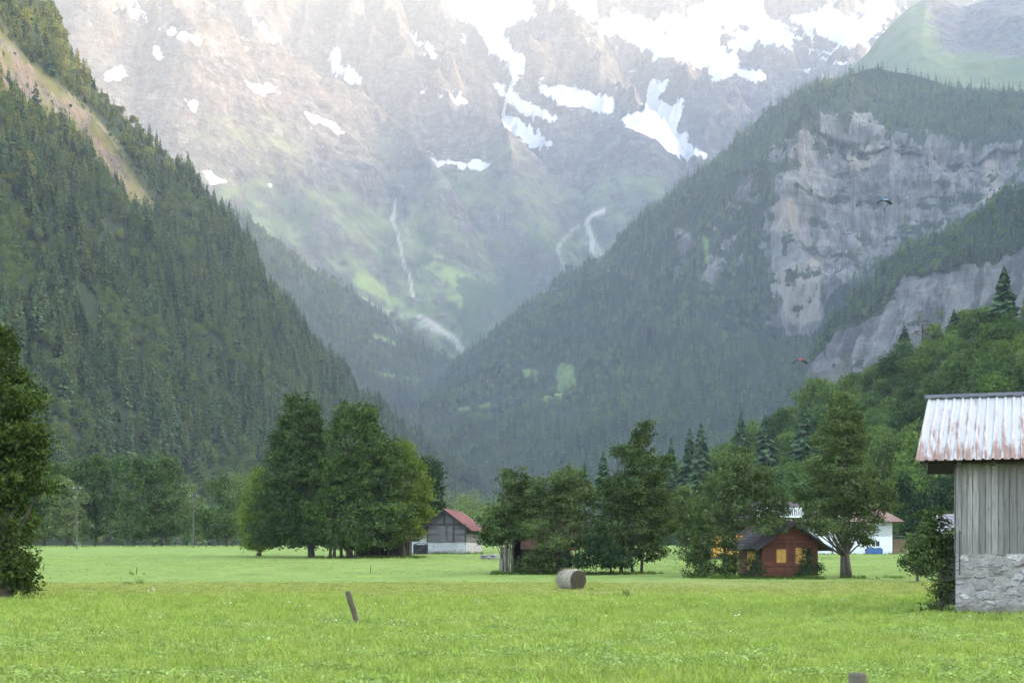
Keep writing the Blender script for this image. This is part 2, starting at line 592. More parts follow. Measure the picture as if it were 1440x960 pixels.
def far_mountain():
    gx = np.arange(-2500, 2150, 7.0)
    gy = np.arange(3300, 6700, 7.0)
    nx, ny = len(gx), len(gy)
    X, Y = [a.ravel() for a in np.meshgrid(gx, gy)]
    p0 = np.stack([X, Y, 0 * X], 1)
    wx = fbm(p0 / 260, 4, 0.5, 3) * 70
    wy = fbm(p0 / 260 + 50, 4, 0.5, 4) * 70
    H = base_height(X + wx * 0.8, Y + wy * 0.8)
    rockiness = smooth(1120, 1420, H + fbm(p0 / 400, 4, 0.5, 9) * 200)
    xw, yw = X + wx * 0.4, Y + wy * 0.4
    near = 9e9 + 0 * X
    for pts, off, k in RIDGES:
        v = []
        for px, py in pts:
            d = hit_base(px, py) - off * 1.7
            v.append(P(px, py, d))
        v[0] = v[0] + np.array([0, 160, 60.0])
        best = np.full(len(X), -1e9)
        for a, b in zip(v[:-1], v[1:]):
            dx, dy = b[0] - a[0], b[1] - a[1]
            t = np.clip(((xw - a[0]) * dx + (yw - a[1]) * dy) / (dx * dx + dy * dy + 1e-6), 0, 1)
            dd = np.hypot(xw - a[0] - t * dx, yw - a[1] - t * dy)
            best = np.maximum(best, a[2] + t * (b[2] - a[2]) - max(k * 1.3, 1.15) * dd)
        H = np.maximum(H, best)
    p3 = np.stack([X + wx * 0.6, Y + wy * 0.6, H * 0.35], 1)
    r = ridged(p3 / 520, 7, 0.55, 21)
    r2 = ridged(p3 / 130 + 5.5, 5, 0.55, 31)
    H = H + rockiness * ((r - 0.45) * 230 + (r2 - 0.45) * 80) + (1 - rockiness) * (fbm(p3 / 220, 6, 0.55, 41) * 55)
    V = np.stack([X, Y, H], 1)
    # what covers it, by where it lies
    px, py = proj(V)
    jx = fbm(V / 90, 4, 0.5, 51) * 12
    jy = fbm(V / 90 + 31, 4, 0.5, 52) * 9
    snow = np.zeros(len(X))
    for poly in SNOW:
        q = np.array(poly, float)
        sel = (px > q[:, 0].min() - 14) & (px < q[:, 0].max() + 14) & (py > q[:, 1].min() - 14) & (py < q[:, 1].max() + 14)
        idx = np.nonzero(sel)[0]
        snow[idx[in_poly(px[idx] + jx[idx], py[idx] + jy[idx], poly)]] = 1
    G = H.reshape(ny, nx)
    gyy, gxx = np.gradient(G, 7.0)
    steep = np.hypot(gxx, gyy).ravel()
    high = smooth(1050, 1150, px + jx) * smooth(1650, 1950, H) * smooth(1.6, 0.9, steep + fbm(p0 / 90, 4, 0.6, 61) * 0.5)
    high = np.maximum(high, smooth(2330, 2500, H + jx * 10) * smooth(1.9, 1.1, steep) * smooth(620, 700, px))
    snow = np.maximum(snow, high)
    veg = 1 - smooth(1080, 1450, H + fbm(p0 / 240, 5, 0.6, 71) * 270 + (steep - 1.1) * 150)
    cliff = smooth(1.3, 1.9, steep + fbm(p0 / 80, 4, 0.6, 77) * 0.4)
    veg *= 1 - 0.75 * cliff
    mead = np.zeros(len(X))
    for poly in ([(585, 375), (610, 365), (655, 385), (690, 400), (700, 425), (665, 440), (640, 432), (615, 410), (590, 395)],
                 [(500, 380), (540, 395), (575, 420), (590, 440), (560, 445), (520, 425), (490, 395)],
                 [(480, 400), (530, 425), (560, 446), (600, 458), (640, 470), (652, 490), (630, 480), (590, 465), (540, 455)],
                 [(585, 345), (630, 355), (640, 365), (605, 360)], [(640, 335), (690, 345), (680, 352), (645, 345)]):
        mead[in_poly(px + jx, py + jy, poly)] = 0.8
    wood = smooth(0.0, 0.25, fbm(p0 / 170, 5, 0.6, 81) - 0.02) * smooth(1230, 950, H) * (1 - mead)
    for poly in ([(605, 425), (640, 420), (650, 440), (615, 442)], [(640, 390), (700, 400), (800, 400), (700, 450), (650, 480), (660, 440)]):
        wood[in_poly(px + jx, py + jy, poly)] = 0.9
    scree = np.zeros(len(X))
    for pts, wd, st in (([(556, 285), (553, 310), (562, 340), (568, 365), (577, 385), (580, 415)], 1.9, 0.75), ([(590, 445), (620, 465), (640, 478), (652, 494)], 3.0, 0.9),
                        ([(556, 300), (575, 330)], 1.2, 0.4), ([(850, 296), (832, 302), (826, 312), (832, 335), (836, 365)], 3.2, 0.9), ([(815, 318), (795, 335), (782, 350), (792, 372), (790, 388)], 2.2, 0.5),
                        ([(500, 415), (540, 436), (580, 450), (620, 470)], 2.2, 0.5), ([(830, 330), (842, 350), (846, 362)], 2.4, 0.6), ([(700, 300), (706, 330)], 1.2, 0.3)):
        scree = np.maximum(scree, 0.75 * st * smooth(wd * 1.4, wd * 0.4, line_dist(px + jx * 0.3, py + jy * 0.3, pts)))
    big_ = in_poly(px, py, [(770, -60), (1300, -60), (1300, 70), (1000, 125), (880, 60), (800, 30)])
    bare_ = big_ & (fbm(V / np.array([170, 170, 70]), 6, 0.65, 91) > 0.26)
    snow = np.where(bare_, 0, snow)
    def soften(a, n=2):
        a = a.reshape(ny, nx).copy()
        for _ in range(n):
            a[1:-1] = (a[:-2] + 2 * a[1:-1] + a[2:]) / 4
            a[:, 1:-1] = (a[:, :-2] + 2 * a[:, 1:-1] + a[:, 2:]) / 4
        return a.ravel()
    snow, mead, scree = soften(snow, 2), soften(mead, 4), scree
    i, j = np.meshgrid(np.arange(nx - 1), np.arange(ny - 1))
    a = (j * nx + i).ravel()
    F = np.stack([a, a + 1, a + 1 + nx, a + nx], 1)
    me = mesh_data('mountain', V, F, mountain_material(), True,
                   attrs={'ledge': smooth(1400, 1950, H) * smooth(2.0, 1.1, steep) * (0.35 + 0.65 * smooth(500, 1000, px)), 'snow': snow, 'veg': veg, 'meadow': mead, 'wood': wood, 'scree': scree})
    o = obj('mountain', me)
    tag(o, 'high snow-capped rock mountain closing the head of the valley', None, kind='structure')
    return V, F, G, gx, gy


# ------------------------------------------------------------------ valley sides: sheets from foot to crest and down the back
def side(name, curves, px0, px1, nu, nv, mat, attr_fn, amp, wl, back=(0, 500, -420), seed=0, crest_calm=0.45, ridge_noise=True, zs=1.0):
    """curves: foot to crest, each [(px, py, depth), ...] sorted by px. Returns vertices, faces of the front."""
    us = np.linspace(px0, px1, nu)
    C = []
    for c in curves:
        c = np.array(c, float)
        C.append(np.stack([P(u, np.interp(u, c[:, 0], c[:, 1]), np.interp(u, c[:, 0], c[:, 2])) for u in us]))
    rows, tv = [], []
    for k in range(len(C) - 1):
        n = nv[k]
        for j in range(n):
            t = j / n
            rows.append(C[k] * (1 - t) + C[k + 1] * t)
            tv.append(k + t)
    nfront = len(rows) + 1
    rows.append(C[-1])
    tv.append(len(C) - 1)
    for j in range(1, 13):
        t = j / 12
        rows.append(C[-1] + np.array(back) * t ** 1.2)
        tv.append(len(C) - 1 + t)
    V = np.concatenate(rows)
    T = np.repeat(tv, nu)
    NV = len(rows)
    G = V.reshape(NV, nu, 3)
    N = np.cross(np.gradient(G, axis=1), np.gradient(G, axis=0)).reshape(-1, 3)
    N /= np.linalg.norm(N, axis=1)[:, None] + 1e-9
    px, py = proj(V)
    q = V / wl * np.array([1, 1, zs])
    a = amp(px, py, T) if callable(amp) else amp
    nz = (ridged(q, 6, 0.5, seed) - 0.5) if ridge_noise else fbm(q, 6, 0.5, seed) * 0.6
    nz = nz + fbm(q * 5, 5, 0.6, seed + 9) * (0.14 if zs == 1.0 else 0.22)
    calm = np.where(T >= len(C) - 1.02, crest_calm, 1.0)
    foot = smooth(0, 0.15, T)
    V = V + N * (nz * a * calm * foot)[:, None]
    px, py = proj(V)
    i, j = np.meshgrid(np.arange(nu - 1), np.arange(NV - 1))
    b = (j * nu + i).ravel()
    F = np.stack([b, b + 1, b + 1 + nu, b + nu], 1)
    at = attr_fn(px, py, V, T)
    o = obj(name, mesh_data(name, V, F, mat, True, attrs=at))
    front = F[: (nfront - 1) * (nu - 1) + 2 * (nu - 1)]
    return o, V, front, at


def pick_points(V, F, n, dens):
    """n random points on the faces, by area times density."""
    a, b, c, d = (V[F[:, k]] for k in range(4))
    area = 0.5 * (np.linalg.norm(np.cross(b - a, c - a), axis=1) + np.linalg.norm(np.cross(c - a, d - a), axis=1))
    w = area * np.maximum(dens[F].mean(1), 0)
    f = rng.choice(len(F), n, p=w / w.sum())
    u, v = rng.random(n)[:, None], rng.random(n)[:, None]
    return (a[f] * (1 - u) + b[f] * u) * (1 - v) + (d[f] * (1 - u) + c[f] * u) * v


mountV, mountF, mountG, mgx, mgy = far_mountain()

forest_floor = slope_material('wooded mountainside', (0.02, 0.03, 0.015), (0.085, 0.081, 0.076), (0.31, 0.295, 0.27), (0.38, 0.325, 0.25), (0.12, 0.17, 0.055))

# far spur on the other side of the stream
SPUR_CREST = [(150, 190, 3000), (250, 245, 3050), (330, 300, 3100), (375, 338, 3200), (430, 372, 3300), (500, 412, 3450), (560, 456, 3600), (600, 486, 3700), (640, 505, 3800), (680, 560, 3850), (720, 600, 3900)]
SPUR_FOOT = [(100, 690, 1900), (400, 690, 2300), (560, 660, 2900), (640, 640, 3200), (720, 640, 3400)]


def spur_attr(px, py, V, T):
    j = fbm(V / 90, 4, 0.6, 5) * 6
    m = np.zeros(len(px))
    for poly in ([(520, 468), (570, 482), (562, 486), (525, 476)], [(524, 521), (590, 532), (584, 536), (530, 528)], [(395, 440), (420, 452), (410, 460), (398, 450)]):
        m[in_poly(px + j, py + j * 0.4, poly)] = 1
    return {'rock': smooth(0.25, 0.6, fbm(V / 120, 5, 0.6, 15)) * 0.5, 'meadow': m, 'warm': 0 * px}


spur = side('hillside', [SPUR_FOOT, SPUR_CREST], 110, 720, 150, [70], forest_floor, spur_attr, 45, 420, seed=101)
tag(spur[0], 'hazy wooded spur dropping to the stream below the high mountain', kind='structure')

# grassy top behind the cliff mountain
TOP_CREST = [(1050, 190, 4700), (1120, 145, 4650), (1180, 108, 4600), (1215, 76, 4550), (1228, 58, 4520), (1245, 42, 4500), (1262, 24, 4500), (1280, 8, 4500), (1300, 0, 4500), (1335, 3, 4500), (1356, 10, 4500), (1375, 4, 4480), (1405, -4, 4450), (1460, -14, 4400), (1700, -40, 4300)]
TOP_FOOT = [(1050, 220, 3650), (1200, 180, 3600), (1700, 180, 3500)]


def top_attr(px, py, V, T):
    j = fbm(V / 120, 5, 0.6, 6) * 16
    bare = smooth(-6, 12, (px + j - 1300) * 0.55 - (py - 18) * 0.1) * smooth(86, 66, py + j * 0.5 - (px - 1300) * 0.03)
    scr = smooth(0.1, 0.5, fbm(V / np.array([40, 60, 160]), 4, 0.6, 16)) * smooth(68, 80, py) * smooth(112, 92, py) * smooth(1250, 1330, px)
    return {'rock': np.maximum(bare * 0.75, scr * 0.5), 'meadow': 1 - bare * 0.55, 'warm': scr * 0.8}


top_mat = slope_material('high pasture and grey crag', (0.09, 0.11, 0.045), (0.055, 0.053, 0.053), (0.15, 0.143, 0.138), (0.2, 0.18, 0.13), (0.075, 0.10, 0.04))
top = side('hill', [TOP_FOOT, TOP_CREST], 1060, 1690, 170, [90], top_mat, top_attr, 50, 420, seed=111, crest_calm=0.3, back=(0, 800, -500))
tag(top[0], 'bare grassy summit with a grey crag above the wooded cliffs', kind='structure')

# the big cliff mountain
CLIFF_CREST = [(520, 640, 3300), (600, 560, 3300), (650, 515, 3280), (720, 447, 3250), (800, 393, 3200), (860, 350, 3150), (900, 314, 3100), (960, 255, 3050), (1020, 215, 3000), (1065, 178, 2980), (1082, 155, 2970), (1120, 130, 2960), (1190, 104, 2950), (1225, 94, 2950), (1290, 104, 2900), (1340, 122, 2880), (1400, 128, 2860), (1440, 128, 2850), (1750, 120, 2800)]
CLIFF_TOP = [(520, 652, 3000), (700, 520, 2950), (860, 400, 2850), (960, 290, 2760), (1060, 215, 2690), (1120, 188, 2650), (1190, 165, 2620), (1260, 178, 2600), (1330, 190, 2580), (1440, 196, 2560), (1750, 190, 2500)]
CLIFF_BASE = [(520, 668, 2600), (700, 590, 2580), (860, 510, 2560), (960, 470, 2540), (1060, 455, 2510), (1120, 470, 2490), (1200, 440, 2480), (1300, 380, 2470), (1440, 320, 2460), (1750, 300, 2420)]
CLIFF_FOOT = [(480, 775, 1850), (1000, 780, 1650), (1750, 780, 1600)]
CLIFF_ROCK = [
    [(1085, 205), (1120, 192), (1150, 166), (1170, 158), (1190, 168), (1225, 160), (1236, 178), (1262, 184), (1290, 196), (1310, 182), (1330, 196), (1345, 215), (1362, 196), (1382, 205), (1410, 190), (1440, 200), (1440, 262), (1400, 285), (1330, 318), (1260, 352), (1200, 392), (1160, 432), (1150, 472), (1118, 470), (1078, 462), (1090, 435), (1098, 385), (1072, 342), (1078, 300), (1098, 272), (1090, 240)],
    [(1040, 250), (1060, 235), (1056, 262), (1036, 300), (1015, 320), (1022, 290)],
    [(955, 330), (980, 320), (975, 350), (955, 390), (945, 400)],
    [(1000, 345), (1030, 330), (1020, 370), (1000, 400), (985, 395)],
    [(845, 365), (862, 352), (855, 375), (848, 385)],
]


def cliff_attr(px, py, V, T):
    jx = fbm(V / 110, 5, 0.6, 7) * 22
    jy = fbm(V / 110 + 13, 5, 0.6, 8) * 22
    r = np.zeros(len(px))
    for k, poly in enumerate(CLIFF_ROCK):
        r[in_poly(px + jx, py + jy, poly)] = 1.0 if k == 0 else 0.75
    ledge = smooth(-0.02, 0.2, 0.62 * fbm(V / np.array([110, 110, 26]), 6, 0.65, 17) + 0.5 * fbm(V / np.array([38, 38, 85]), 5, 0.65, 37))
    r = r * (1 - 0.72 * ledge)
    r = np.maximum(r, 0.72 * smooth(0.22, 0.45, fbm(V / np.array([60, 60, 150]), 5, 0.6, 27)) * smooth(900, 1000, px) * smooth(520, 430, py) * smooth(180, 215, py))
    wm = np.zeros(len(px))
    for poly in ([(1095, 270), (1118, 268), (1128, 300), (1122, 322), (1096, 318)], [(1100, 372), (1150, 368), (1152, 410), (1148, 458), (1110, 456), (1096, 430)], [(1385, 215), (1405, 225), (1402, 285), (1385, 280)], [(1180, 215), (1240, 205), (1235, 235), (1190, 245)]):
        wm[in_poly(px + jx * 1.1, py + jy * 1.1, poly)] = 0.5
    m = np.zeros(len(px))
    for poly in ([(790, 508), (803, 508), (806, 525), (810, 545), (790, 558), (765, 560), (772, 546), (786, 540), (783, 520)], [(736, 518), (757, 518), (760, 535), (742, 536)], [(640, 572), (700, 566), (698, 574), (645, 578)], [(1000, 400), (985, 330), (992, 335), (1006, 400)]):
        m[in_poly(px + jx * 0.3, py + jy * 0.3, poly)] = 1
    return {'rock': r, 'meadow': m, 'warm': wm}


cliffs = side('mountain', [CLIFF_FOOT, CLIFF_BASE, CLIFF_TOP, CLIFF_CREST], 480, 1740, 480, [60, 170, 40], forest_floor, cliff_attr,
              lambda px, py, T: np.where((T > 0.9) & (T < 2.1), 125.0, 55.0), 300, seed=121, crest_calm=0.2, zs=0.42)
tag(cliffs[0], 'wooded mountain with a broad pale limestone cliff across its face', kind='structure')

# the nearer cliff with a wooded brow
BROW_CREST = [(1120, 600, 1750), (1140, 545, 1740), (1152, 470, 1730), (1165, 448, 1720), (1200, 415, 1700), (1260, 368, 1680), (1330, 328, 1640), (1390, 298, 1610), (1440, 270, 1580), (1560, 195, 1540), (1750, 120, 1500)]
BROW_TOP = [(1120, 620, 1690), (1140, 570, 1670), (1152, 485, 1660), (1165, 466, 1640), (1200, 440, 1600), (1260, 398, 1570), (1330, 368, 1540), (1390, 345, 1500), (1440, 322, 1470), (1560, 260, 1430), (1750, 190, 1400)]
BROW_BASE = [(1120, 640, 1640), (1152, 590, 1610), (1260, 570, 1500), (1440, 550, 1380), (1750, 520, 1300)]
BROW_FOOT = [(1110, 775, 1250), (1750, 775, 950)]


def brow_attr(px, py, V, T):
    j = fbm(V / 60, 5, 0.6, 18) * 0.35
    ledge = smooth(0.22, 0.4, fbm(V / np.array([90, 90, 30]), 5, 0.6, 19))
    r = smooth(0.95, 1.05, T + j * 0.5) * smooth(2.06, 1.92, T + j) * (1 - 0.6 * ledge)
    return {'rock': r, 'meadow': 0 * r, 'warm': 0.5 * smooth(1.7, 1.2, T) * smooth(1230, 1160, px)}


brow = side('mountain', [BROW_FOOT, BROW_BASE, BROW_TOP, BROW_CREST], 1112, 1740, 210, [20, 110, 30], forest_floor, brow_attr,
            lambda px, py, T: np.where((T > 0.9) & (T < 2.1), 46.0, 22.0), 150, seed=131, crest_calm=0.3, zs=0.4)
tag(brow[0], 'nearer grey cliff under a wooded brow, behind the green hill', kind='structure')

# the steep wooded side on the left
LEFT_CREST = [(-500, -560, 1150), (-200, -270, 1220), (0, -75, 1280), (55, -2, 1300), (75, 25, 1310), (92, 62, 1320), (120, 108, 1330), (155, 143, 1345), (200, 185, 1365), (240, 228, 1390), (280, 266, 1410), (320, 306, 1430), (350, 342, 1450), (368, 390, 1470), (390, 424, 1490), (425, 462, 1530), (465, 512, 1600), (505, 552, 1700), (555, 592, 1820), (615, 636, 2000), (655, 666, 2150), (695, 704, 2300), (730, 730, 2400), (760, 745, 2450)]
LEFT_FOOT = [(-500, 782, 420), (0, 778, 520), (200, 776, 640), (400, 775, 900), (560, 773, 1400), (700, 772, 2000), (760, 771, 2250)]


def left_attr(px, py, V, T):
    jx = fbm(V / 50, 5, 0.6, 28) * 22
    jx = jx + fbm(V / 16, 4, 0.65, 31) * 14
    d = line_dist(px + jx, py + jx * 0.5, [(-60, 20), (0, 85), (35, 115), (75, 140), (120, 172), (150, 210), (175, 250), (205, 290)])
    wdt = np.interp(px, [0, 60, 150, 210], [34, 26, 17, 13])
    r = smooth(1.2, 0.75, d / wdt)
    core = smooth(1.0, 0.45, d / wdt + fbm(V / 14, 5, 0.65, 30) * 0.7)
    return {'rock': core * (0.45 + 0.5 * smooth(-0.2, 0.3, fbm(V / 25, 5, 0.6, 29))), 'meadow': r * 0.65, 'warm': r * 0.8 * smooth(-0.3, 0.4, fbm(V / 20, 4, 0.6, 33)), 'bare': r}


left_mat = slope_material('steep wooded valley side', (0.02, 0.03, 0.014), (0.10, 0.085, 0.07), (0.30, 0.265, 0.22), (0.26, 0.195, 0.14), (0.15, 0.14, 0.055))
leftside = side('mountain', [LEFT_FOOT, LEFT_CREST], -480, 755, 260, [170], left_mat, left_attr, 26, 210, seed=141, crest_calm=0.3)
tag(leftside[0], 'steep wooded mountainside with a bare sunlit gully near its top', kind='structure')

# the green hill close by on the right
NEAR_CREST = [(820, 772, 520), (870, 735, 510), (900, 712, 505), (930, 690, 500), (985, 665, 490), (1050, 632, 470), (1110, 598, 450), (1180, 560, 430), (1230, 535, 420), (1290, 510, 410), (1345, 487, 400), (1400, 462, 392), (1440, 445, 385), (1560, 375, 370), (1800, 230, 350)]
NEAR_FOOT = [(820, 776, 420), (950, 775, 330), (1100, 774, 270), (1300, 773, 235), (1800, 775, 200)]
near_mat = slope_material('hill soil', (0.03, 0.04, 0.018), (0.1, 0.1, 0.09), (0.2, 0.2, 0.18), (0.2, 0.2, 0.15), (0.06, 0.1, 0.03))
nearhill = side('hill', [NEAR_FOOT, NEAR_CREST], 825, 1790, 130, [60], near_mat, lambda px, py, V, T: {'rock': 0 * px, 'meadow': 0 * px, 'warm': 0 * px},
                8, 70, seed=151, crest_calm=0.4, back=(60, 300, -120), ridge_noise=False)
tag(nearhill[0], 'low hill covered with green broadleaf trees behind the houses', kind='structure')

# the valley side beyond the frame on the right, which keeps the evening sun off the meadow
WALL = [(1500, -3300, 480), (1500, -1500, 540), (1500, -200, 680), (1500, 500, 840), (1500, 880, 905), (1500, 1400, 930), (1620, 1900, 1040), (1950, 2500, 1330), (2300, 3100, 1580), (2600, 3700, 1780), (2850, 4300, 1960), (2950, 5142, 2150), (3300, 6200, 2300)]
WV, nW = [], 90
wl_ = np.array(WALL, float)
ys = np.linspace(-3300, 6200, nW)
for dx, k in ((-330, 0.0), (-250, 0.3), (-120, 0.72), (0, 1.0), (180, 0.9), (500, 0.75), (1100, 0.5)):
    for yv in ys:
        WV.append((np.interp(yv, wl_[:, 1], wl_[:, 0]) + dx, yv, np.interp(yv, wl_[:, 1], wl_[:, 2]) * k - (8 if k == 0 else 0)))
WV = np.array(WV)
WV[:, 2] += fbm(WV / 300, 4, 0.5, 161) * np.where(WV[:, 2] > 20, 70, 0)
WV[:, 0] += fbm(WV / 260 + 9, 4, 0.5, 162) * 40
i, j = np.meshgrid(np.arange(nW - 1), np.arange(6))
b = (j * nW + i).ravel()
wo = obj('mountains', mesh_data('mountains', WV, np.stack([b, b + nW, b + nW + 1, b + 1], 1), forest_floor, True,
                                attrs={'rock': 0.6 * smooth(0, 0.4, fbm(WV / 200, 4, 0.6, 3)), 'meadow': 0 * WV[:, 0], 'warm': 0 * WV[:, 0]}))
tag(wo, 'high valley side that shades the meadow from the low sun', kind='structure')

# ------------------------------------------------------------------ the meadow
gys = np.concatenate([np.arange(-60, 120, 3.0), np.arange(120, 420, 8.0), np.geomspace(420, 4100, 60), [5200, 7000, 9000]])
gxs = np.concatenate([-np.geomspace(60, 4000, 26)[::-1], np.arange(-56, 57, 4.0), np.geomspace(60, 4000, 26)])
X, Y = [a.ravel() for a in np.meshgrid(gxs, gys)]
Z = ground_z(Y) + fbm(np.stack([X, Y, 0 * X], 1) / 22, 4, 0.5, 171) * 0.12 * smooth(4200, 200, np.abs(X) + Y)
Z = np.minimum(Z, 9.0)
V = np.stack([X, Y, Z], 1)
i, j = np.meshgrid(np.arange(len(gxs) - 1), np.arange(len(gys) - 1))
b = (j * len(gxs) + i).ravel()
t = NT('meadow')
p = t.pos()
sepy = t.n('ShaderNodeSeparateXYZ')
t.l(t.n('ShaderNodeNewGeometry').outputs['Position'], sepy.inputs[0])
n1 = t.noise(p, 0.35, 7, 0.7)
n2 = t.noise(t.pos((0.25, 1, 1)), 1.6, 6, 0.7)
n3 = t.noise(t.pos((0.08, 1, 1)), 0.6, 5, 0.65)
g = t.mix(t.rng(n1, 0.3, 0.7), GRASS_D, GRASS_L)
g = t.mix(t.rng(n2, 0.5, 0.75, 0, 0.45), g, tuple(a * 0.55 for a in GRASS_D))
g = t.mix(t.rng(n3, 0.55, 0.75, 0, 0.35), g, (0.17, 0.19, 0.05))
yj = t.math('ADD', sepy.outputs['Y'], t.math('MULTIPLY', t.math('SUBTRACT', t.noise(t.pos((0.3, 1, 1)), 0.25, 5, 0.7), 0.5), 12.0))
mown = t.math('MULTIPLY', t.rng(yj, 62, 67), t.rng(yj, 90, 85))
hay = t.mix(t.rng(t.noise(t.pos((0.12, 1, 1)), 1.1, 7, 0.75), 0.35, 0.65), (0.14, 0.155, 0.043), (0.26, 0.25, 0.09))
g = t.mix(t.math('MULTIPLY', mown, 0.6), g, hay)
nm = t.bump(t.math('ADD', t.noise(p, 5.0, 5, 0.7), n2), 0.9, 0.12)
meadow_mat = t.done(g, 0.95, nm, 0, 0.1)
gr = obj('ground', mesh_data('ground', V, np.stack([b, b + 1, b + 1 + len(gxs), b + len(gxs)], 1), meadow_mat, True))
tag(gr, 'flat green hay meadow with a paler mown strip', kind='structure')
# ------------------------------------------------------------------ tree shapes
def spruce_arrays(h, r, whorls, per, seed, bare=0.04, dead=False, taper=0.8):
    """Leaf faces of a spruce: drooping branch fans in whorls, longer towards the foot."""
    R = np.random.default_rng(seed)
    v, f = [], []

    def quad(a, b, c, d):
        n = len(v)
        v.extend([a, b, c, d])
        f.append((n, n + 1, n + 2, n + 3))
    for k in range(whorls):
        t = bare + (1 - bare) * (k + 0.3 * R.random()) / whorls
        L0 = r * (1 - t) ** taper + 0.03 * r
        n = max(3, int(round(per * (0.55 + 0.45 * (1 - t)))))
        for i in range(n):
            if dead and R.random() < 0.45:
                continue
            a = 2 * math.pi * (i + R.random() * 0.8) / n + k * 1.3
            L = L0 * R.uniform(0.62, 1.18)
            z = h * t + R.uniform(-0.5, 0.5) * h / whorls
            d = np.array([math.cos(a), math.sin(a), 0])
            s = np.array([-math.sin(a), math.cos(a), 0])
            wd = (0.33 if not dead else 0.09) * L * R.uniform(0.7, 1.2) + 0.12 * (0 if dead else 1)
            up = R.uniform(-0.05, 0.25)
            p0 = np.array([0, 0, z])
            p1 = d * L * 0.55 + np.array([0, 0, z + (up - 0.16) * L])
            p2 = d * L + np.array([0, 0, z + (up - 0.42) * L])
            tilt = R.uniform(-0.5, 0.5)
            sv = s * math.cos(tilt) + np.array([0, 0, math.sin(tilt)])
            quad(p0 - sv * wd * 0.15, p1 - sv * wd, p1 + sv * wd * 0.1, p0 + sv * wd * 0.15)
            quad(p0 + sv * wd * 0.15, p1 - sv * wd * 0.1, p1 + sv * wd, p0 - sv * wd * 0.1)
            quad(p1 - sv * wd, p2 - sv * wd * 0.25, p2 + sv * wd * 0.25, p1 + sv * wd)
            if not dead:
                dz = np.array([0, 0, -0.30 * L - 0.02 * h])
                quad(p1 - d * L * 0.3, p2, p2 + dz * 0.5 - d * L * 0.12, p1 - d * L * 0.25 + dz)
    # leader
    for a in (0, 1.57):
        s = np.array([math.cos(a), math.sin(a), 0]) * r * 0.05
        quad(np.array([0, 0, h * 0.93]) - s, np.array([0, 0, h * 0.93]) + s, np.array([0, 0, h * 1.02]) + s * 0.1, np.array([0, 0, h * 1.02]) - s * 0.1)
    return np.array(v), np.array(f)


def leaf_cloud(lobes, n_clumps, per, clump_r, leaf, seed, up=0.45, shell=0.5, aspect=1.7, squash=0.6):
    """lobes: (centre, radii). Leaf-shaped quads in clumps spread through the lobes, thicker near their skins."""
    R = np.random.default_rng(seed)
    c = np.array([l[0] for l in lobes], float)
    r = np.array([l[1] for l in lobes], float)
    wgt = (r[:, 0] * r[:, 1] * r[:, 2]) ** (2 / 3)
    li = R.choice(len(lobes), n_clumps, p=wgt / wgt.sum())
    d = R.normal(size=(n_clumps, 3))
    d /= np.linalg.norm(d, axis=1)[:, None]
    low = d[:, 2] < -0.55
    d[low, 2] *= 0.6
    rad = (shell + (1 - shell) * R.random(n_clumps) ** 0.55) * R.normal(1.0, 0.09, n_clumps)
    cc = c[li] + d * r[li] * rad[:, None]
    cs = R.uniform(0.55, 1.25, n_clumps)
    N = n_clumps * per
    ci = np.repeat(np.arange(n_clumps), per)
    off = R.normal(size=(N, 3)) * (clump_r * cs[ci])[:, None] * np.array([1, 1, squash])
    pos = cc[ci] + off
    nrm = d[ci] * 0.55 + np.array([0, 0, up]) + R.normal(size=(N, 3)) * 0.55
    nrm /= np.linalg.norm(nrm, axis=1)[:, None]
    ax = R.normal(size=(N, 3)) + d[ci] * 0.8 + np.array([0, 0, -0.35])
    ax -= nrm * (ax * nrm).sum(1)[:, None]
    ax /= np.linalg.norm(ax, axis=1)[:, None] + 1e-9
    sx = np.cross(nrm, ax)
    ln = (leaf * R.uniform(0.6, 1.35, N))[:, None]
    wd = ln / aspect
    q = np.stack([pos - ax * ln * 0.5, pos + sx * wd * 0.5 - nrm * wd * 0.12, pos + ax * ln * 0.5, pos - sx * wd * 0.5 - nrm * wd * 0.12], 1)
    return q.reshape(-1, 3), np.arange(N * 4).reshape(N, 4)


def loose(name, v, f, mat):
    """A tree shape kept out of the scene, for scattering."""
    return bpy.data.objects.new(name, mesh_data(name, v, f, mat))


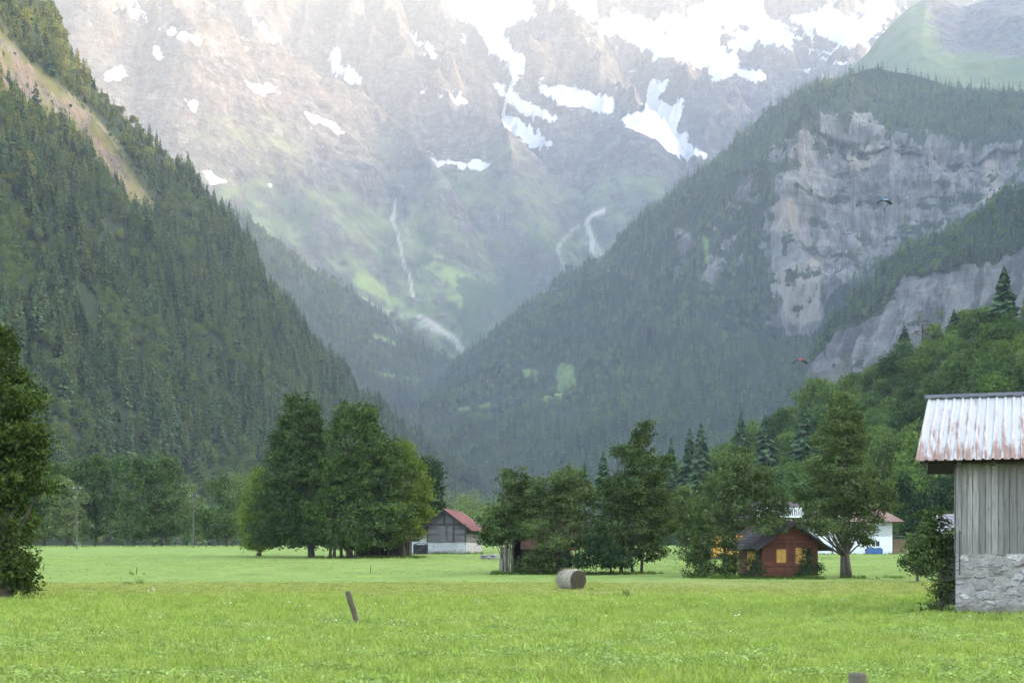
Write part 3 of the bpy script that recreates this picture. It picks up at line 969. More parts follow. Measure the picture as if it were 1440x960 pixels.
def scatter(name, label, pts, kinds, scales, protos, lean=0.06):
    """One object of kind stuff whose trees stand on the given points."""
    n = len(pts)
    me = bpy.data.meshes.new(name)
    me.vertices.add(n)
    me.vertices.foreach_set('co', np.asarray(pts, np.float32).ravel())
    a = me.attributes.new('idx', 'INT', 'POINT')
    a.data.foreach_set('value', np.asarray(kinds, np.int32))
    a = me.attributes.new('rot', 'FLOAT_VECTOR', 'POINT')
    rot = np.stack([rng.normal(0, lean, n), rng.normal(0, lean, n), rng.random(n) * 6.283], 1)
    a.data.foreach_set('vector', rot.astype(np.float32).ravel())
    a = me.attributes.new('scl', 'FLOAT_VECTOR', 'POINT')
    a.data.foreach_set('vector', np.asarray(scales, np.float32).ravel())
    o = obj(name, me)
    tag(o, label, kind='stuff')
    ng = bpy.data.node_groups.new(name, 'GeometryNodeTree')
    ng.interface.new_socket('Geometry', in_out='INPUT', socket_type='NodeSocketGeometry')
    ng.interface.new_socket('Geometry', in_out='OUTPUT', socket_type='NodeSocketGeometry')
    gi, go = ng.nodes.new('NodeGroupInput'), ng.nodes.new('NodeGroupOutput')
    join = ng.nodes.new('GeometryNodeJoinGeometry')

    def na(nm, ty):
        nd = ng.nodes.new('GeometryNodeInputNamedAttribute')
        nd.data_type = ty
        nd.inputs['Name'].default_value = nm
        return [s for s in nd.outputs if s.enabled][0]
    idx, rt, sc = na('idx', 'INT'), na('rot', 'FLOAT_VECTOR'), na('scl', 'FLOAT_VECTOR')
    e2r = ng.nodes.new('FunctionNodeEulerToRotation')
    ng.links.new(rt, e2r.inputs[0])
    for k, pr in enumerate(protos):
        oi = ng.nodes.new('GeometryNodeObjectInfo')
        oi.inputs['Object'].default_value = pr
        cmpn = ng.nodes.new('FunctionNodeCompare')
        cmpn.data_type = 'INT'
        cmpn.operation = 'EQUAL'
        ins = [s for s in cmpn.inputs if s.enabled]
        ng.links.new(idx, ins[0])
        ins[1].default_value = k
        iop = ng.nodes.new('GeometryNodeInstanceOnPoints')
        ng.links.new(gi.outputs[0], iop.inputs['Points'])
        ng.links.new(cmpn.outputs[0], iop.inputs['Selection'])
        ng.links.new(oi.outputs['Geometry'], iop.inputs['Instance'])
        ng.links.new(e2r.outputs[0], iop.inputs['Rotation'])
        ng.links.new(sc, iop.inputs['Scale'])
        ng.links.new(iop.outputs[0], join.inputs[0])
    ng.links.new(join.outputs[0], go.inputs[0])
    md = o.modifiers.new('scatter', 'NODES')
    md.node_group = ng
    return o


m_spruce = leaf_material('spruce needles', (0.034, 0.06, 0.03), (0.09, 0.138, 0.058), 0.15, (0.14, 0.17, 0.062), 0.5)
m_broad = leaf_material('far broadleaf', (0.055, 0.092, 0.03), (0.13, 0.18, 0.055), 0.28, (0.16, 0.2, 0.06), 0.3)
m_hill = leaf_material('hill broadleaf', (0.034, 0.066, 0.017), (0.115, 0.175, 0.04), 0.25, (0.10, 0.16, 0.035), 0.3)
m_bark = plain('bark', (0.09, 0.075, 0.06), 0.9, 0.4, 4.0, bump=0.5)
m_dead = plain('dead twigs', (0.10, 0.085, 0.075), 0.9, 0.3)

far_spruces = [loose('spruce', *spruce_arrays(24, 4.2, 9, 6, 200 + k, 0.06, taper=(0.75, 0.95)[k % 2]), m_spruce) for k in range(3)]
mid_spruces = [loose('spruce', *spruce_arrays(24, r_, 16, 7, 210 + k, 0.08, taper=tp), m_spruce) for k, (r_, tp) in enumerate(((4.0, 0.8), (3.4, 0.95), (4.8, 0.7), (4.3, 0.6)))]


def round_tree(seed, h, r, n, per, leaf, mat):
    R = np.random.default_rng(seed)
    lobes = []
    for k in range(9):
        a, q = R.random() * 6.283, R.uniform(0.15, 0.6)
        z = R.uniform(0.35, 0.85)
        s = R.uniform(0.34, 0.5)
        lobes.append(((math.cos(a) * r * q, math.sin(a) * r * q, h * z), (r * s, r * s, r * s * 0.9)))
    lobes.append(((0, 0, h * 0.6), (r * 0.7, r * 0.7, h * 0.33)))
    return leaf_cloud(lobes, n, per, r * 0.13, leaf, seed)


far_rounds = [loose('broadleaf', *round_tree(220 + k, 17, 6.5, 34, 10, 2.2, m_broad), m_broad) for k in range(2)]
mid_rounds = [loose('broadleaf', *round_tree(230 + k, 16, 6.0, 110, 18, 0.95, m_broad), m_broad) for k in range(3)]


def mixed(pts, p_round, wl, seed, n_con, n_rnd):
    """Kinds in stands: patches of broadleaf among the spruces."""
    q = fbm(pts / wl, 4, 0.6, seed) + rng.normal(0, 0.12, len(pts))
    rd = q > np.quantile(q, 1 - p_round)
    return np.where(rd, n_con + rng.integers(0, n_rnd, len(pts)), rng.integers(0, n_con, len(pts))), rd


def sizes(n, rd, lo=0.55, hi=1.25):
    s = rng.uniform(lo, hi, n)
    return np.stack([s * rng.uniform(0.85, 1.15, n), s * rng.uniform(0.85, 1.15, n), s * rng.uniform(0.85, 1.2, n)], 1)


# ------------------------------------------------------------------ wooded slopes
# cliff mountain
_, V, F, at = cliffs
px, py = proj(V)
dens = np.clip(1.05 - at['rock'] * 1.05, 0.0, 1) * (1 - at['meadow']) * (px > 520) * (px < 1480) * (py < 770)
dens *= 1 - 0.8 * smooth(0.1, 0.4, fbm(V / 140, 4, 0.6, 301)) * (py < 330) * (px > 960)
dens = dens * smooth(84, 100, py + 0 * px)
pts = pick_points(V, F, 15000, dens)
qx, qy = proj(pts)
kd, rd = mixed(pts, 0.34, 260, 302, 3, 2)
low = (qy < 420) & rd
kd = np.where(low & (rng.random(len(pts)) < 0.8), rng.integers(0, 3, len(pts)), kd)
scatter('forest', 'hazy mixed forest covering the mountain with the broad pale cliff', pts, kd, sizes(len(pts), rd, 0.6, 1.2), far_spruces + far_rounds)
# spur and brow
_, V, F, at = spur
px, py = proj(V)
pts = pick_points(V, F, 5000, (1 - at['rock']) * (1 - at['meadow']) * (px > 150) * (py < 700))
kd, rd = mixed(pts, 0.2, 200, 303, 3, 2)
scatter('forest', 'pale hazy forest on the distant spur above the stream', pts, kd, sizes(len(pts), rd, 0.7, 1.25), far_spruces + far_rounds)
_, V, F, at = brow
px, py = proj(V)
pts = pick_points(V, F, 1500, np.clip(1.1 - at['rock'] * 1.3, 0, 1) * (px < 1480) * (py < 640))
kd, rd = mixed(pts, 0.3, 100, 304, 3, 2)
scatter('forest', 'dark forest along the brow of the nearer grey cliff', pts, kd, sizes(len(pts), rd, 0.45, 0.95), far_spruces + far_rounds)

# valley bottom between the slopes
n = 1500
yy = rng.uniform(420, 2300, n)
xx = (rng.uniform(-60, 1000, n) - CX) / FPX * yy
pts = np.stack([xx, yy, ground_z(yy) - 1], 1)
kd, rd = mixed(pts, 0.75, 200, 305, 3, 2)
scatter('forest', 'broadleaf wood along the valley floor below the mountains', pts, kd, sizes(n, rd, 0.55, 1.0), far_spruces + far_rounds)

# left mountainside: the largest trees are things, the rest one mass
_, V, F, at = leftside
px, py = proj(V)
dens = (1 - 0.72 * smooth(0.25, 0.8, at['bare'])) * (0.6 + smooth(-0.3, 0.25, fbm(V / 40, 4, 0.6, 399))) * (px > -60) * (py > -70) * (py < 772)
pts = np.concatenate([pick_points(V, F, 12500, dens), pick_points(V, F, 3500, dens)])
small_ = np.arange(len(pts)) >= 12500
px, py = proj(pts)
p_r = fbm(pts / 60, 4, 0.6, 306) + rng.normal(0, 0.15, len(pts)) + 0.35 * smooth(560, 720, py) + 0.42 * smooth(250, 120, py) + 0.3 * smooth(0.3, 0.7, np.interp(line_dist(px, py, [(-60, 20), (0, 85), (35, 115), (75, 140), (120, 172), (150, 210), (175, 250), (205, 290)]), [0, 40], [1, 0]))
rd = p_r > 0.12
kd = np.where(rd, 4 + rng.integers(0, 3, len(pts)), rng.integers(0, 4, len(pts)))
sc = sizes(len(pts), rd, 0.45, 1.2) * np.where(rd, 0.72, 1.0)[:, None] * np.where(rd, 1.0, 1.0)[:, None]
sc[:, :2] *= np.where(rd, 1.0, 1.2)[:, None]
sc *= 0.82
sc[small_] *= 0.55
gul_ = line_dist(px, py, [(-60, 20), (0, 85), (35, 115), (75, 140), (120, 172), (150, 210), (175, 250), (205, 290)]) < 22
sc[gul_] *= rng.uniform(0.2, 0.5, (int(gul_.sum()), 1))
vis = (px > 5) & (px < 720) & (py > 5) & (py < 690) & ~rd
size = sc[:, 2] / pts[:, 1] * np.where(vis, 1, 0)
big = np.argsort(-size)[:210]
keep = np.ones(len(pts), bool)
keep[big] = False
m_sunlit_tone = leaf_material('sunlit-tone foliage', (0.085, 0.11, 0.028), (0.205, 0.225, 0.062), 0.35, (0.25, 0.24, 0.07), 0.3)  # warm sunlight on the upper trees, painted in as yellow-green foliage
sunlit_tone_trees = [loose('sunlit_tone', *spruce_arrays(22, r_, 15, 7, 250 + k, 0.1, taper=0.6), m_sunlit_tone) for k, r_ in enumerate((4.2, 3.6))] + [loose('broadleaf', *round_tree(260, 15, 5.5, 110, 18, 0.95, None), m_sunlit_tone)]
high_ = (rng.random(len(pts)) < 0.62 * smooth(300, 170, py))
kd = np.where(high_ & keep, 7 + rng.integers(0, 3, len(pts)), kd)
scatter('forest', 'dense spruce forest with lighter broadleaf patches on the steep mountainside', pts[keep], kd[keep], sc[keep], mid_spruces + mid_rounds + sunlit_tone_trees, 0.04)
for q in big:
    lit = py[q] < 170
    o = obj('spruce_tree', mid_spruces[kd[q]].data)
    o.location = pts[q]
    o.rotation_euler = (0, 0, rng.random() * 6.28)
    o.scale = sc[q]
    tag(o, 'spruce in the sunlit top of the steep forested mountainside' if lit else 'dark grey-green spruce in the shaded forest on the steep mountainside', 'tree',
        'sunlit spruces high on the mountainside' if lit else 'spruces in the shaded mountainside forest')

# green hill close by: broadleaf trees as things
_, V, F, at = nearhill
m_hills = [m_hill, leaf_material('hill broadleaf pale', (0.055, 0.09, 0.022), (0.15, 0.21, 0.05), 0.25, None, 0.25), leaf_material('hill broadleaf deep', (0.026, 0.052, 0.018), (0.08, 0.13, 0.036), 0.25, None, 0.3)]
hill_meshes = [mesh_data('crown', *round_tree(240 + k, 13, 5.2, 190, 16, 0.62, None), m_hills[k % 3]) for k in range(6)]
px, py = proj(V)
pts = pick_points(V, F, 300, 1.0 * (px > 850) * (px < 1480) * (py > 380))
keepers = []
for p_ in pts[np.argsort(rng.random(len(pts)))]:
    if all((p_[0] - k[0]) ** 2 + (p_[1] - k[1]) ** 2 + (p_[2] - k[2]) ** 2 > 4.6 ** 2 for k in keepers):
        keepers.append(p_)
LAB = ['mid-green round-crowned tree in the wood covering the near hill', 'pale green round-crowned tree in the wood covering the near hill', 'deep green round-crowned tree in the wood covering the near hill']
GRP = ['mid-green trees on the near hill', 'pale green trees on the near hill', 'deep green trees on the near hill']
for p_ in keepers:
    k = int(rng.integers(0, 6))
    o = obj('broadleaf_tree', hill_meshes[k])
    o.location = p_ - np.array([0, 0, 2.2])
    s = rng.uniform(0.55, 1.02)
    o.scale = (s, s, s * rng.uniform(0.9, 1.15))
    o.rotation_euler = (0, 0, rng.random() * 6.28)
    tag(o, LAB[k % 3], 'tree', GRP[k % 3])
n = 900
pts = pick_points(V, F, n, 1.0 * (px > 850) * (px < 1480))
scatter('undergrowth', 'leafy undergrowth between the trees of the near hill', pts - np.array([0, 0, 1.0]), rng.integers(0, 3, n), sizes(n, None, 0.22, 0.45), mid_rounds)
# ------------------------------------------------------------------ trees of the valley floor
m_ash = leaf_material('ash leaves', (0.0198, 0.041, 0.0144), (0.0912, 0.133, 0.0418), 0.2, None, 0.0)
m_maple = leaf_material('maple leaves', (0.0213, 0.0456, 0.0137), (0.0988, 0.1482, 0.038), 0.2, None, 0.0)
m_yellow = leaf_material('yellow-green leaves', (0.0675, 0.1148, 0.0216), (0.1755, 0.2228, 0.0405), 0.32, None, 0.0)
m_dark = leaf_material('dark leaves', (0.0154, 0.0349, 0.0164), (0.0461, 0.077, 0.0287), 0.22, None, 0.0)
m_olive = leaf_material('willow leaves', (0.0431, 0.0698, 0.0246), (0.1334, 0.1693, 0.0616), 0.3, None, 0.0)
m_bush = leaf_material('shrub leaves', (0.0213, 0.0395, 0.0137), (0.1064, 0.1444, 0.0441), 0.2, None, 0.0)
m_row = leaf_material('treeline leaves', (0.02, 0.044, 0.016), (0.105, 0.16, 0.046), 0.2, None, 0.0)
m_pale = leaf_material('pale treeline leaves', (0.081, 0.1215, 0.0473), (0.189, 0.2362, 0.0878), 0.28, None, 0.0)
_seed = [1000]


def tree(name, label, base_px, d, lobes, mat, cat='tree', group=None, dens=1.0, leaf_px=3.7, clump_px=4.6, per=28, stems=((0, 8),), top=None, crown='crown',
         shell=0.4, sprigs=0, up=0.45, depth=0.95, bark=None, limbs=True):
    """lobes: (px, py, rx, ry[, metres nearer]) of the crown as the photo shows it, d metres away."""
    _seed[0] += 1
    R = np.random.default_rng(_seed[0])
    base = P(base_px, HY, d)
    base[2] = gz(d) - 0.05
    root = empty(name, base)
    tag(root, label, cat, group)
    k = d / FPX
    L = []
    for l in lobes:
        c = P(l[0], l[1], d) - base
        c[1] -= (l[4] if len(l) > 4 else 0) + R.normal(0, 0.12) * l[2] * k
        L.append((c, (l[2] * k, l[2] * k * depth, l[3] * k)))
    # uneven outline: small shoots of foliage that stand out of the lobes
    for c, r in list(L):
        for _ in range(5 + sprigs):
            v = R.normal(size=3)
            v /= np.linalg.norm(v)
            if v[2] < -0.3:
                v[2] *= -0.5
            s = R.uniform(0.2, 0.36)
            L.append((c + v * np.array(r) * R.uniform(0.85, 1.08), tuple(s * a for a in (min(r), min(r), min(r) * 1.1))))
    area = sum(math.pi * l[2] * l[3] for l in lobes)
    n = max(24, int(dens * area / 20))
    v, f = leaf_cloud(L, n, per, clump_px * k, leaf_px * k, _seed[0], up=up, shell=shell)
    v = v[:, :]
    v[:, 2] = np.maximum(v[:, 2], 0.02 + R.random(len(v)) * 0.1)
    obj(crown, mesh_data(crown, v, f, mat), root)
    m = MB()
    zt = max(l[0][2] for l in L[:len(lobes)])
    for ox, wpx in stems:
        hgt = (zt * 0.9 if top is None else top * k)
        x0 = ox * k
        cx = L[0][0][0] if len(stems) == 1 else x0 + R.normal(0, 0.03) * hgt
        pts, rad = [], []
        for j in range(8):
            t = j / 7
            pts.append((x0 + (cx - x0) * t ** 1.5 + R.normal(0, 0.012) * hgt * (j > 0), R.normal(0, 0.012) * hgt * (j > 0), hgt * t - (0.1 if j == 0 else 0)))
            rad.append(wpx * k * 0.5 * (1.25 if j == 0 else 1) * (1 - 0.82 * t))
        m.tube(pts, rad, 8)
        if limbs:
            for c, r in L[:len(lobes)] + [L[i] for i in R.choice(len(L), min(6, len(L)), replace=False)]:
                if R.random() < 0.75:
                    t = np.clip(c[2] / hgt * R.uniform(0.45, 0.75), 0.15, 0.85)
                    j = min(6, int(t * 7))
                    a = np.array(pts[j])
                    mid = (a + c) / 2 + np.array([0, 0, 0.06 * hgt]) * R.uniform(-0.5, 1)
                    m.tube([a, mid, c], [rad[j] * 0.5, rad[j] * 0.3, 0.015], 5, False)
    m.build('trunk', bark or m_bark, root, True)
    return root


def conifer(label, base_px, base_py, top_py, half_px, d, group=None, dead=False, whorls=20, z0=None):
    base = P(base_px, base_py, d)
    if z0 is not None:
        base[2] = z0
    root = empty('spruce_tree', base)
    tag(root, label, 'tree', group)
    h = (base_py - top_py) * d / FPX
    _seed[0] += 1
    v, f = spruce_arrays(h, half_px * 1.3 * d / FPX, whorls, 9 if not dead else 7, _seed[0], 0.06, dead, 0.8)
    obj('crown', mesh_data('crown', v, f, m_dead if dead else m_spruce_near), root)
    m = MB()
    m.tube([(0, 0, -1.5), (0, 0, h * 0.5), (0, 0, h)], [h * 0.016, h * 0.01, 0.02], 6)
    m.build('trunk', m_dead if dead else m_bark, root, True)
    return root


m_spruce_near = leaf_material('near spruce needles', (0.028, 0.052, 0.028), (0.075, 0.115, 0.055), 0.1, None, 0.1)

# left edge of the picture
tree('broadleaf_tree', 'tall dark-leaved tree standing alone at the near side of the meadow, reaching to the ground', 6, 58,
     [(-5, 500, 26, 42), (8, 560, 44, 42), (14, 620, 50, 42), (18, 680, 42, 40), (8, 740, 42, 44), (12, 800, 36, 38), (-45, 640, 60, 130), (-40, 770, 60, 60), (58, 684, 20, 9), (40, 650, 26, 26), (30, 820, 20, 20)],
     leaf_material('dark maple leaves', (0.0185, 0.041, 0.0123), (0.0872, 0.1231, 0.0246), 0.3, None, 0.0), leaf_px=6.0, clump_px=8, per=24, dens=0.6, stems=((0, 22),), sprigs=4, shell=0.55)

# the clump of big ashes and maples
tree('ash_tree', 'tallest feathery ash tree of the clump, left of the big round maple', 438, 159,
     [(424, 588, 27, 34), (418, 625, 38, 38), (412, 668, 44, 40), (402, 712, 46, 38), (396, 745, 46, 24), (435, 650, 36, 60), (440, 720, 38, 36), (398, 760, 42, 12), (440, 760, 38, 11)], m_ash, stems=((0, 9),), sprigs=3)
tree('maple_tree', 'big round dark green maple in the middle of the clump', 492, 156,
     [(498, 592, 32, 32), (500, 632, 52, 42), (490, 680, 60, 44), (525, 672, 48, 46), (480, 728, 56, 38), (530, 728, 56, 38), (500, 752, 58, 20), (505, 765, 52, 9)], m_maple,
     stems=((0, 9), (-28, 4), (-22, 4), (-12, 4)), sprigs=4)
tree('maple_tree', 'yellow-green maple on the shed side of the clump', 568, 160,
     [(560, 650, 30, 34), (578, 682, 28, 36), (572, 722, 34, 34), (560, 748, 36, 18), (588, 700, 20, 26)], m_yellow, stems=((0, 6),), sprigs=3)
tree('maple_tree', 'small yellowish tree at the foot of the tall ash', 364, 166,
     [(366, 690, 20, 28), (358, 724, 22, 30), (362, 752, 24, 18), (364, 766, 24, 9)], m_yellow, stems=((0, 6),), sprigs=2)
tree('broadleaf_tree', 'dark tree behind the clump, above the grey barn roof', 604, 188,
     [(598, 668, 22, 28), (606, 700, 22, 32), (600, 735, 24, 28)], m_dark, stems=((0, 6),), sprigs=2)

# tree row at the far side of the meadow
ROW = [
    ('mid-green tree at the end of the far tree row, behind the tall dark tree', 62, 262, [(62, 700, 30, 42), (55, 735, 34, 34), (74, 672, 20, 24)], m_row),
    ('bushy pale tree of the far row, half behind the first power pole', 92, 258, [(90, 706, 30, 34), (95, 742, 32, 26)], m_pale),
    ('dark tall tree of the far row between the pale bushy tree and the double-crowned one', 134, 268, [(132, 668, 28, 26), (136, 700, 30, 36), (132, 740, 26, 30), (110, 668, 22, 22)], m_row),
    ('broad tree of the far row with its branches sweeping to the ground', 188, 262, [(180, 664, 24, 26), (186, 700, 28, 36), (192, 742, 36, 26)], m_row),
    ('tallest tree of the far row, with a rounded domed crown', 226, 264, [(220, 660, 30, 25), (226, 692, 32, 36), (230, 736, 32, 32)], m_row),
    ('small grey-green bush of the far row beside the second power pole', 272, 300, [(268, 715, 18, 30), (276, 740, 20, 26)], m_pale),
    ('low spreading bush of the far row right of the second power pole', 300, 262, [(296, 738, 24, 26), (310, 745, 22, 22)], m_row),
    ('dark tree of the far row rising behind the low bushes', 318, 292, [(314, 688, 26, 20), (325, 715, 26, 24), (318, 740, 26, 22)], m_row),
    ('light green tree of the far row next to the yellowish tree', 344, 280, [(340, 690, 22, 24), (346, 730, 24, 32)], m_pale),
]
for lab, bx, d, lobes, mt in ROW:
    tree('broadleaf_tree', lab, bx, d, lobes, mt, group='trees in the row across the meadow', leaf_px=3.4, clump_px=4.6, per=24, stems=((0, 4),), sprigs=3, dens=1.0)
for bx, top_, hw, d, lab in ((632, 690, 26, 330, 'pale bush showing above the grey barn roof'), (668, 688, 26, 340, 'pale round bush between the barn and the overgrown shack'), (655, 712, 30, 300, 'low bright bush behind the red barn roof'), (705, 700, 24, 360, 'hazy bush far behind the overgrown shack')):
    tree('bush', lab, bx, d, [(bx, top_ + 22, hw, 22), (bx + 4, top_ + 52, hw, 30)], m_pale, 'bush', 'pale bushes beyond the barn', leaf_px=2.8, clump_px=5, per=14, stems=((0, 3),), sprigs=2)

# the overgrown shack's trees
tree('shrub_tree', 'leafy multi-stemmed tree left of the overgrown shack', 713, 104,
     [(726, 676, 22, 20), (728, 702, 28, 24), (712, 725, 32, 24), (700, 748, 30, 22), (742, 715, 20, 26), (690, 758, 16, 14), (735, 745, 20, 20)], m_bush, stems=((0, 4), (-6, 3), (8, 3)), sprigs=4, dens=0.85)
tree('shrub_tree', 'olive-tinted bushy tree growing over the shack roof', 778, 103,
     [(772, 690, 26, 24), (798, 680, 26, 26), (770, 722, 36, 24), (812, 712, 34, 34), (798, 752, 40, 26), (765, 700, 24, 22), (752, 745, 22, 16, 3), (775, 765, 24, 14, 3)], m_olive, stems=((0, 4), (20, 4), (34, 3)), sprigs=4, dens=0.85)
tree('broadleaf_tree', 'tallest ragged tree of the overgrown clump behind the hay bale', 880, 104,
     [(906, 612, 13, 16), (895, 640, 27, 26), (915, 662, 28, 26), (900, 690, 40, 32), (870, 705, 34, 34), (885, 742, 50, 32), (925, 735, 26, 34), (862, 770, 40, 24), (905, 775, 34, 22)], m_bush,
     stems=((-6, 5), (10, 4), (22, 4), (-20, 3)), sprigs=5, dens=0.9)
tree('shrub', 'dark bushes at the foot of the ragged tree behind the bale', 838, 100, [(840, 778, 26, 24), (868, 790, 26, 15), (812, 790, 22, 14)], m_dark, 'shrub', stems=((0, 2),), sprigs=3)
tree('shrub', 'leafy shrub against the front boards of the overgrown shack', 757, 101, [(754, 788, 22, 16), (772, 795, 18, 10), (738, 797, 16, 8)], m_bush, 'shrub', stems=((0, 2),), sprigs=3)
tree('bush', 'tall pale bush in the gap between the two tree clumps', 966, 122, [(958, 704, 18, 20), (968, 735, 22, 28), (968, 772, 18, 24), (945, 715, 18, 22)], m_olive, 'bush', stems=((0, 3),), sprigs=3)
conifer('small dark spruce showing above the olive-tinted tree', 800, 705, 650, 16, 190, 'dark spruces behind the overgrown clump')
conifer('dark spruce beside the tip of the ragged tree', 848, 700, 634, 14, 200, 'dark spruces behind the overgrown clump')
conifer('dark spruce peeping out left of the ragged tree', 822, 705, 650, 13, 205, 'dark spruces behind the overgrown clump')

# around the red cabin
tree('ash_tree', 'leaning grey-green tree left of the red cabin', 1018, 96,
     [(1036, 650, 22, 22), (1024, 680, 34, 26), (1052, 690, 34, 26), (1010, 712, 30, 26), (1046, 725, 40, 24), (1084, 702, 24, 24), (1090, 725, 22, 18), (1020, 745, 28, 16), (1070, 672, 18, 18), (1075, 742, 26, 12, 2.0), (1008, 760, 20, 14, 1.0)], m_olive, stems=((0, 5), (14, 4)), sprigs=4, dens=0.8)
tree('shrub', 'ivy-clad dark green column left of the red cabin', 986, 94, [(986, 760, 13, 30), (984, 790, 18, 20), (992, 735, 12, 20), (985, 806, 24, 7)], m_bush, 'shrub', stems=((0, 6),), sprigs=3)
tree('shrub', 'thin leafy shrub beside the ivy-clad column', 1024, 94, [(1022, 775, 14, 20), (1030, 790, 12, 14), (1012, 800, 22, 9)], m_bush, 'shrub', stems=((3, 3),), sprigs=3, dens=0.7)
tree('ash_tree', 'tall conical tree with two trunks right of the red cabin', 1190, 95,
     [(1184, 566, 18, 22), (1184, 596, 28, 26), (1182, 628, 38, 28), (1180, 660, 48, 30), (1200, 680, 50, 30), (1168, 700, 50, 28), (1215, 706, 44, 26), (1190, 735, 46, 22), (1238, 690, 20, 22), (1160, 730, 28, 16), (1205, 758, 26, 14), (1148, 744, 22, 12, 2.5), (1120, 738, 14, 8, 2.5)],
     m_olive, stems=((-4, 8), (5, 7)), sprigs=5, dens=0.9, shell=0.45)
tree('shrub', 'climbing shrub over the corner window of the red cabin', 1140, 93.5, [(1136, 782, 10, 18), (1143, 800, 15, 12), (1128, 806, 12, 5)], m_dark, 'shrub', stems=((0, 2),), sprigs=3, leaf_px=2.8)
tree('shrub', 'dark shrub against the side wall of the red cabin', 1058, 93.3, [(1060, 792, 9, 18), (1058, 805, 14, 7)], m_dark, 'shrub', stems=((0, 2),), sprigs=2, leaf_px=2.8)
tree('broadleaf_tree', 'deep green tree behind the woodpile and white house', 1290, 205, [(1280, 712, 30, 24), (1312, 722, 30, 26), (1300, 748, 36, 22), (1264, 690, 22, 20), (1338, 700, 24, 30)], m_dark, stems=((0, 5),), sprigs=3)

# by the plank barn
tree('bush', 'tall pale bush growing against the corner of the plank barn', 1326, 42.6,
     [(1312, 728, 13, 18), (1318, 752, 22, 20), (1308, 778, 22, 22), (1326, 790, 15, 28), (1322, 825, 15, 24), (1312, 850, 12, 14), (1330, 850, 9, 16)], m_bush, 'bush', leaf_px=5.2, clump_px=6, per=13, stems=((0, 4), (5, 3), (-5, 3)), sprigs=4, dens=0.75)
tree('bush', 'dark rounded bush behind the barn-corner bush', 1290, 88, [(1290, 762, 20, 16), (1288, 788, 20, 22), (1296, 800, 18, 14), (1302, 748, 12, 16)], m_bush, 'bush', leaf_px=3.4, stems=((0, 4),), sprigs=3)

# conifers that stand out of the green hill
conifer('tall dark spruce on the skyline of the green hill', 1412, 440, 373, 18, 376)
conifer('bare dead spruce on the skyline of the green hill', 1297, 475, 425, 15, 402, dead=True, whorls=16)
conifer('small dark spruce on the skyline beside the bare dead spruce', 1342, 468, 435, 10, 398)
conifer('smallest spruce on the skyline left of the bare dead spruce', 1272, 478, 458, 7, 410)
conifer('dark spruce at the foot of the green hill, taller of the pair', 986, 690, 594, 19, 330, 'dark spruce pair at the foot of the green hill')
conifer('dark spruce at the foot of the green hill, shorter of the pair', 970, 690, 602, 18, 335, 'dark spruce pair at the foot of the green hill')
conifer('slim dark spruce near the lower end of the green hill', 1042, 650, 580, 13, 400)
conifer('slim spruce left of the dark pair', 944, 700, 616, 13, 345)
conifer('dark spruce among the pale trees below the skyline of the green hill', 1075, 650, 582, 17, 360)
conifer('dark drooping spruce beside the tall conical tree', 1132, 640, 565, 19, 330)
# ------------------------------------------------------------------ building materials
m_grey_wood = wood_material('weathered grey boards', (0.30, 0.272, 0.24), (0.12, 0.108, 0.095))
m_dark_wood = wood_material('dark old boards', (0.065, 0.054, 0.045), (0.022, 0.018, 0.015))
m_dark_wood_h = wood_material('dark old logs', (0.17, 0.165, 0.165), (0.06, 0.057, 0.056), axis='z')
m_brown_wood = wood_material('brown old boards', (0.16, 0.125, 0.095), (0.05, 0.04, 0.032))
m_red_wood = wood_material('red-brown stained boards', (0.19, 0.07, 0.04), (0.095, 0.035, 0.022), axis='z')
m_yellow = plain('yellow shutters', (0.52, 0.29, 0.06), 0.6, 0.2, 5.0)
m_orange = plain('orange boards', (0.55, 0.24, 0.03), 0.6, 0.2, 5.0)
m_white = plain('white render', (0.66, 0.66, 0.64), 0.8, 0.12, 1.2, bump=0.2)
m_white_paint = plain('white paint', (0.72, 0.72, 0.70), 0.5, 0.06)
m_shingle = plain('old brown shingles', (0.05, 0.04, 0.033), 0.85, 0.5, 3.0, bump=0.8)
m_tile = plain('red-brown roof tiles', (0.20, 0.12, 0.09), 0.8, 0.4, 3.0, bump=0.8)
m_rusty = plain('rusty roof sheets', (0.16, 0.085, 0.05), 0.8, 0.5, 2.0, bump=0.3)
m_moss = plain('mossy shingles', (0.06, 0.062, 0.04), 0.9, 0.5, 2.0, bump=0.8)
m_black = plain('dark gap', (0.012, 0.011, 0.01), 0.9, 0.1)
m_glass = plain('dark window glass', (0.03, 0.035, 0.04), 0.15, 0.1)
m_metal_dk = plain('dark iron', (0.045, 0.045, 0.048), 0.6, 0.3)
m_blue = plain('blue tarpaulin', (0.035, 0.10, 0.24), 0.5, 0.2, 4.0)
m_endgrain = plain('sawn log ends', (0.24, 0.16, 0.10), 0.85, 0.45, 9.0)


def red_metal():
    t = NT('faded red sheet roof')
    n = t.noise(t.pos((1, 1, 1), True), 1.2, 6, 0.65)
    c = t.mix(t.rng(n, 0.35, 0.65), (0.22, 0.08, 0.07), (0.34, 0.165, 0.14))
    return t.done(c, 0.6)


m_red_roof = red_metal()


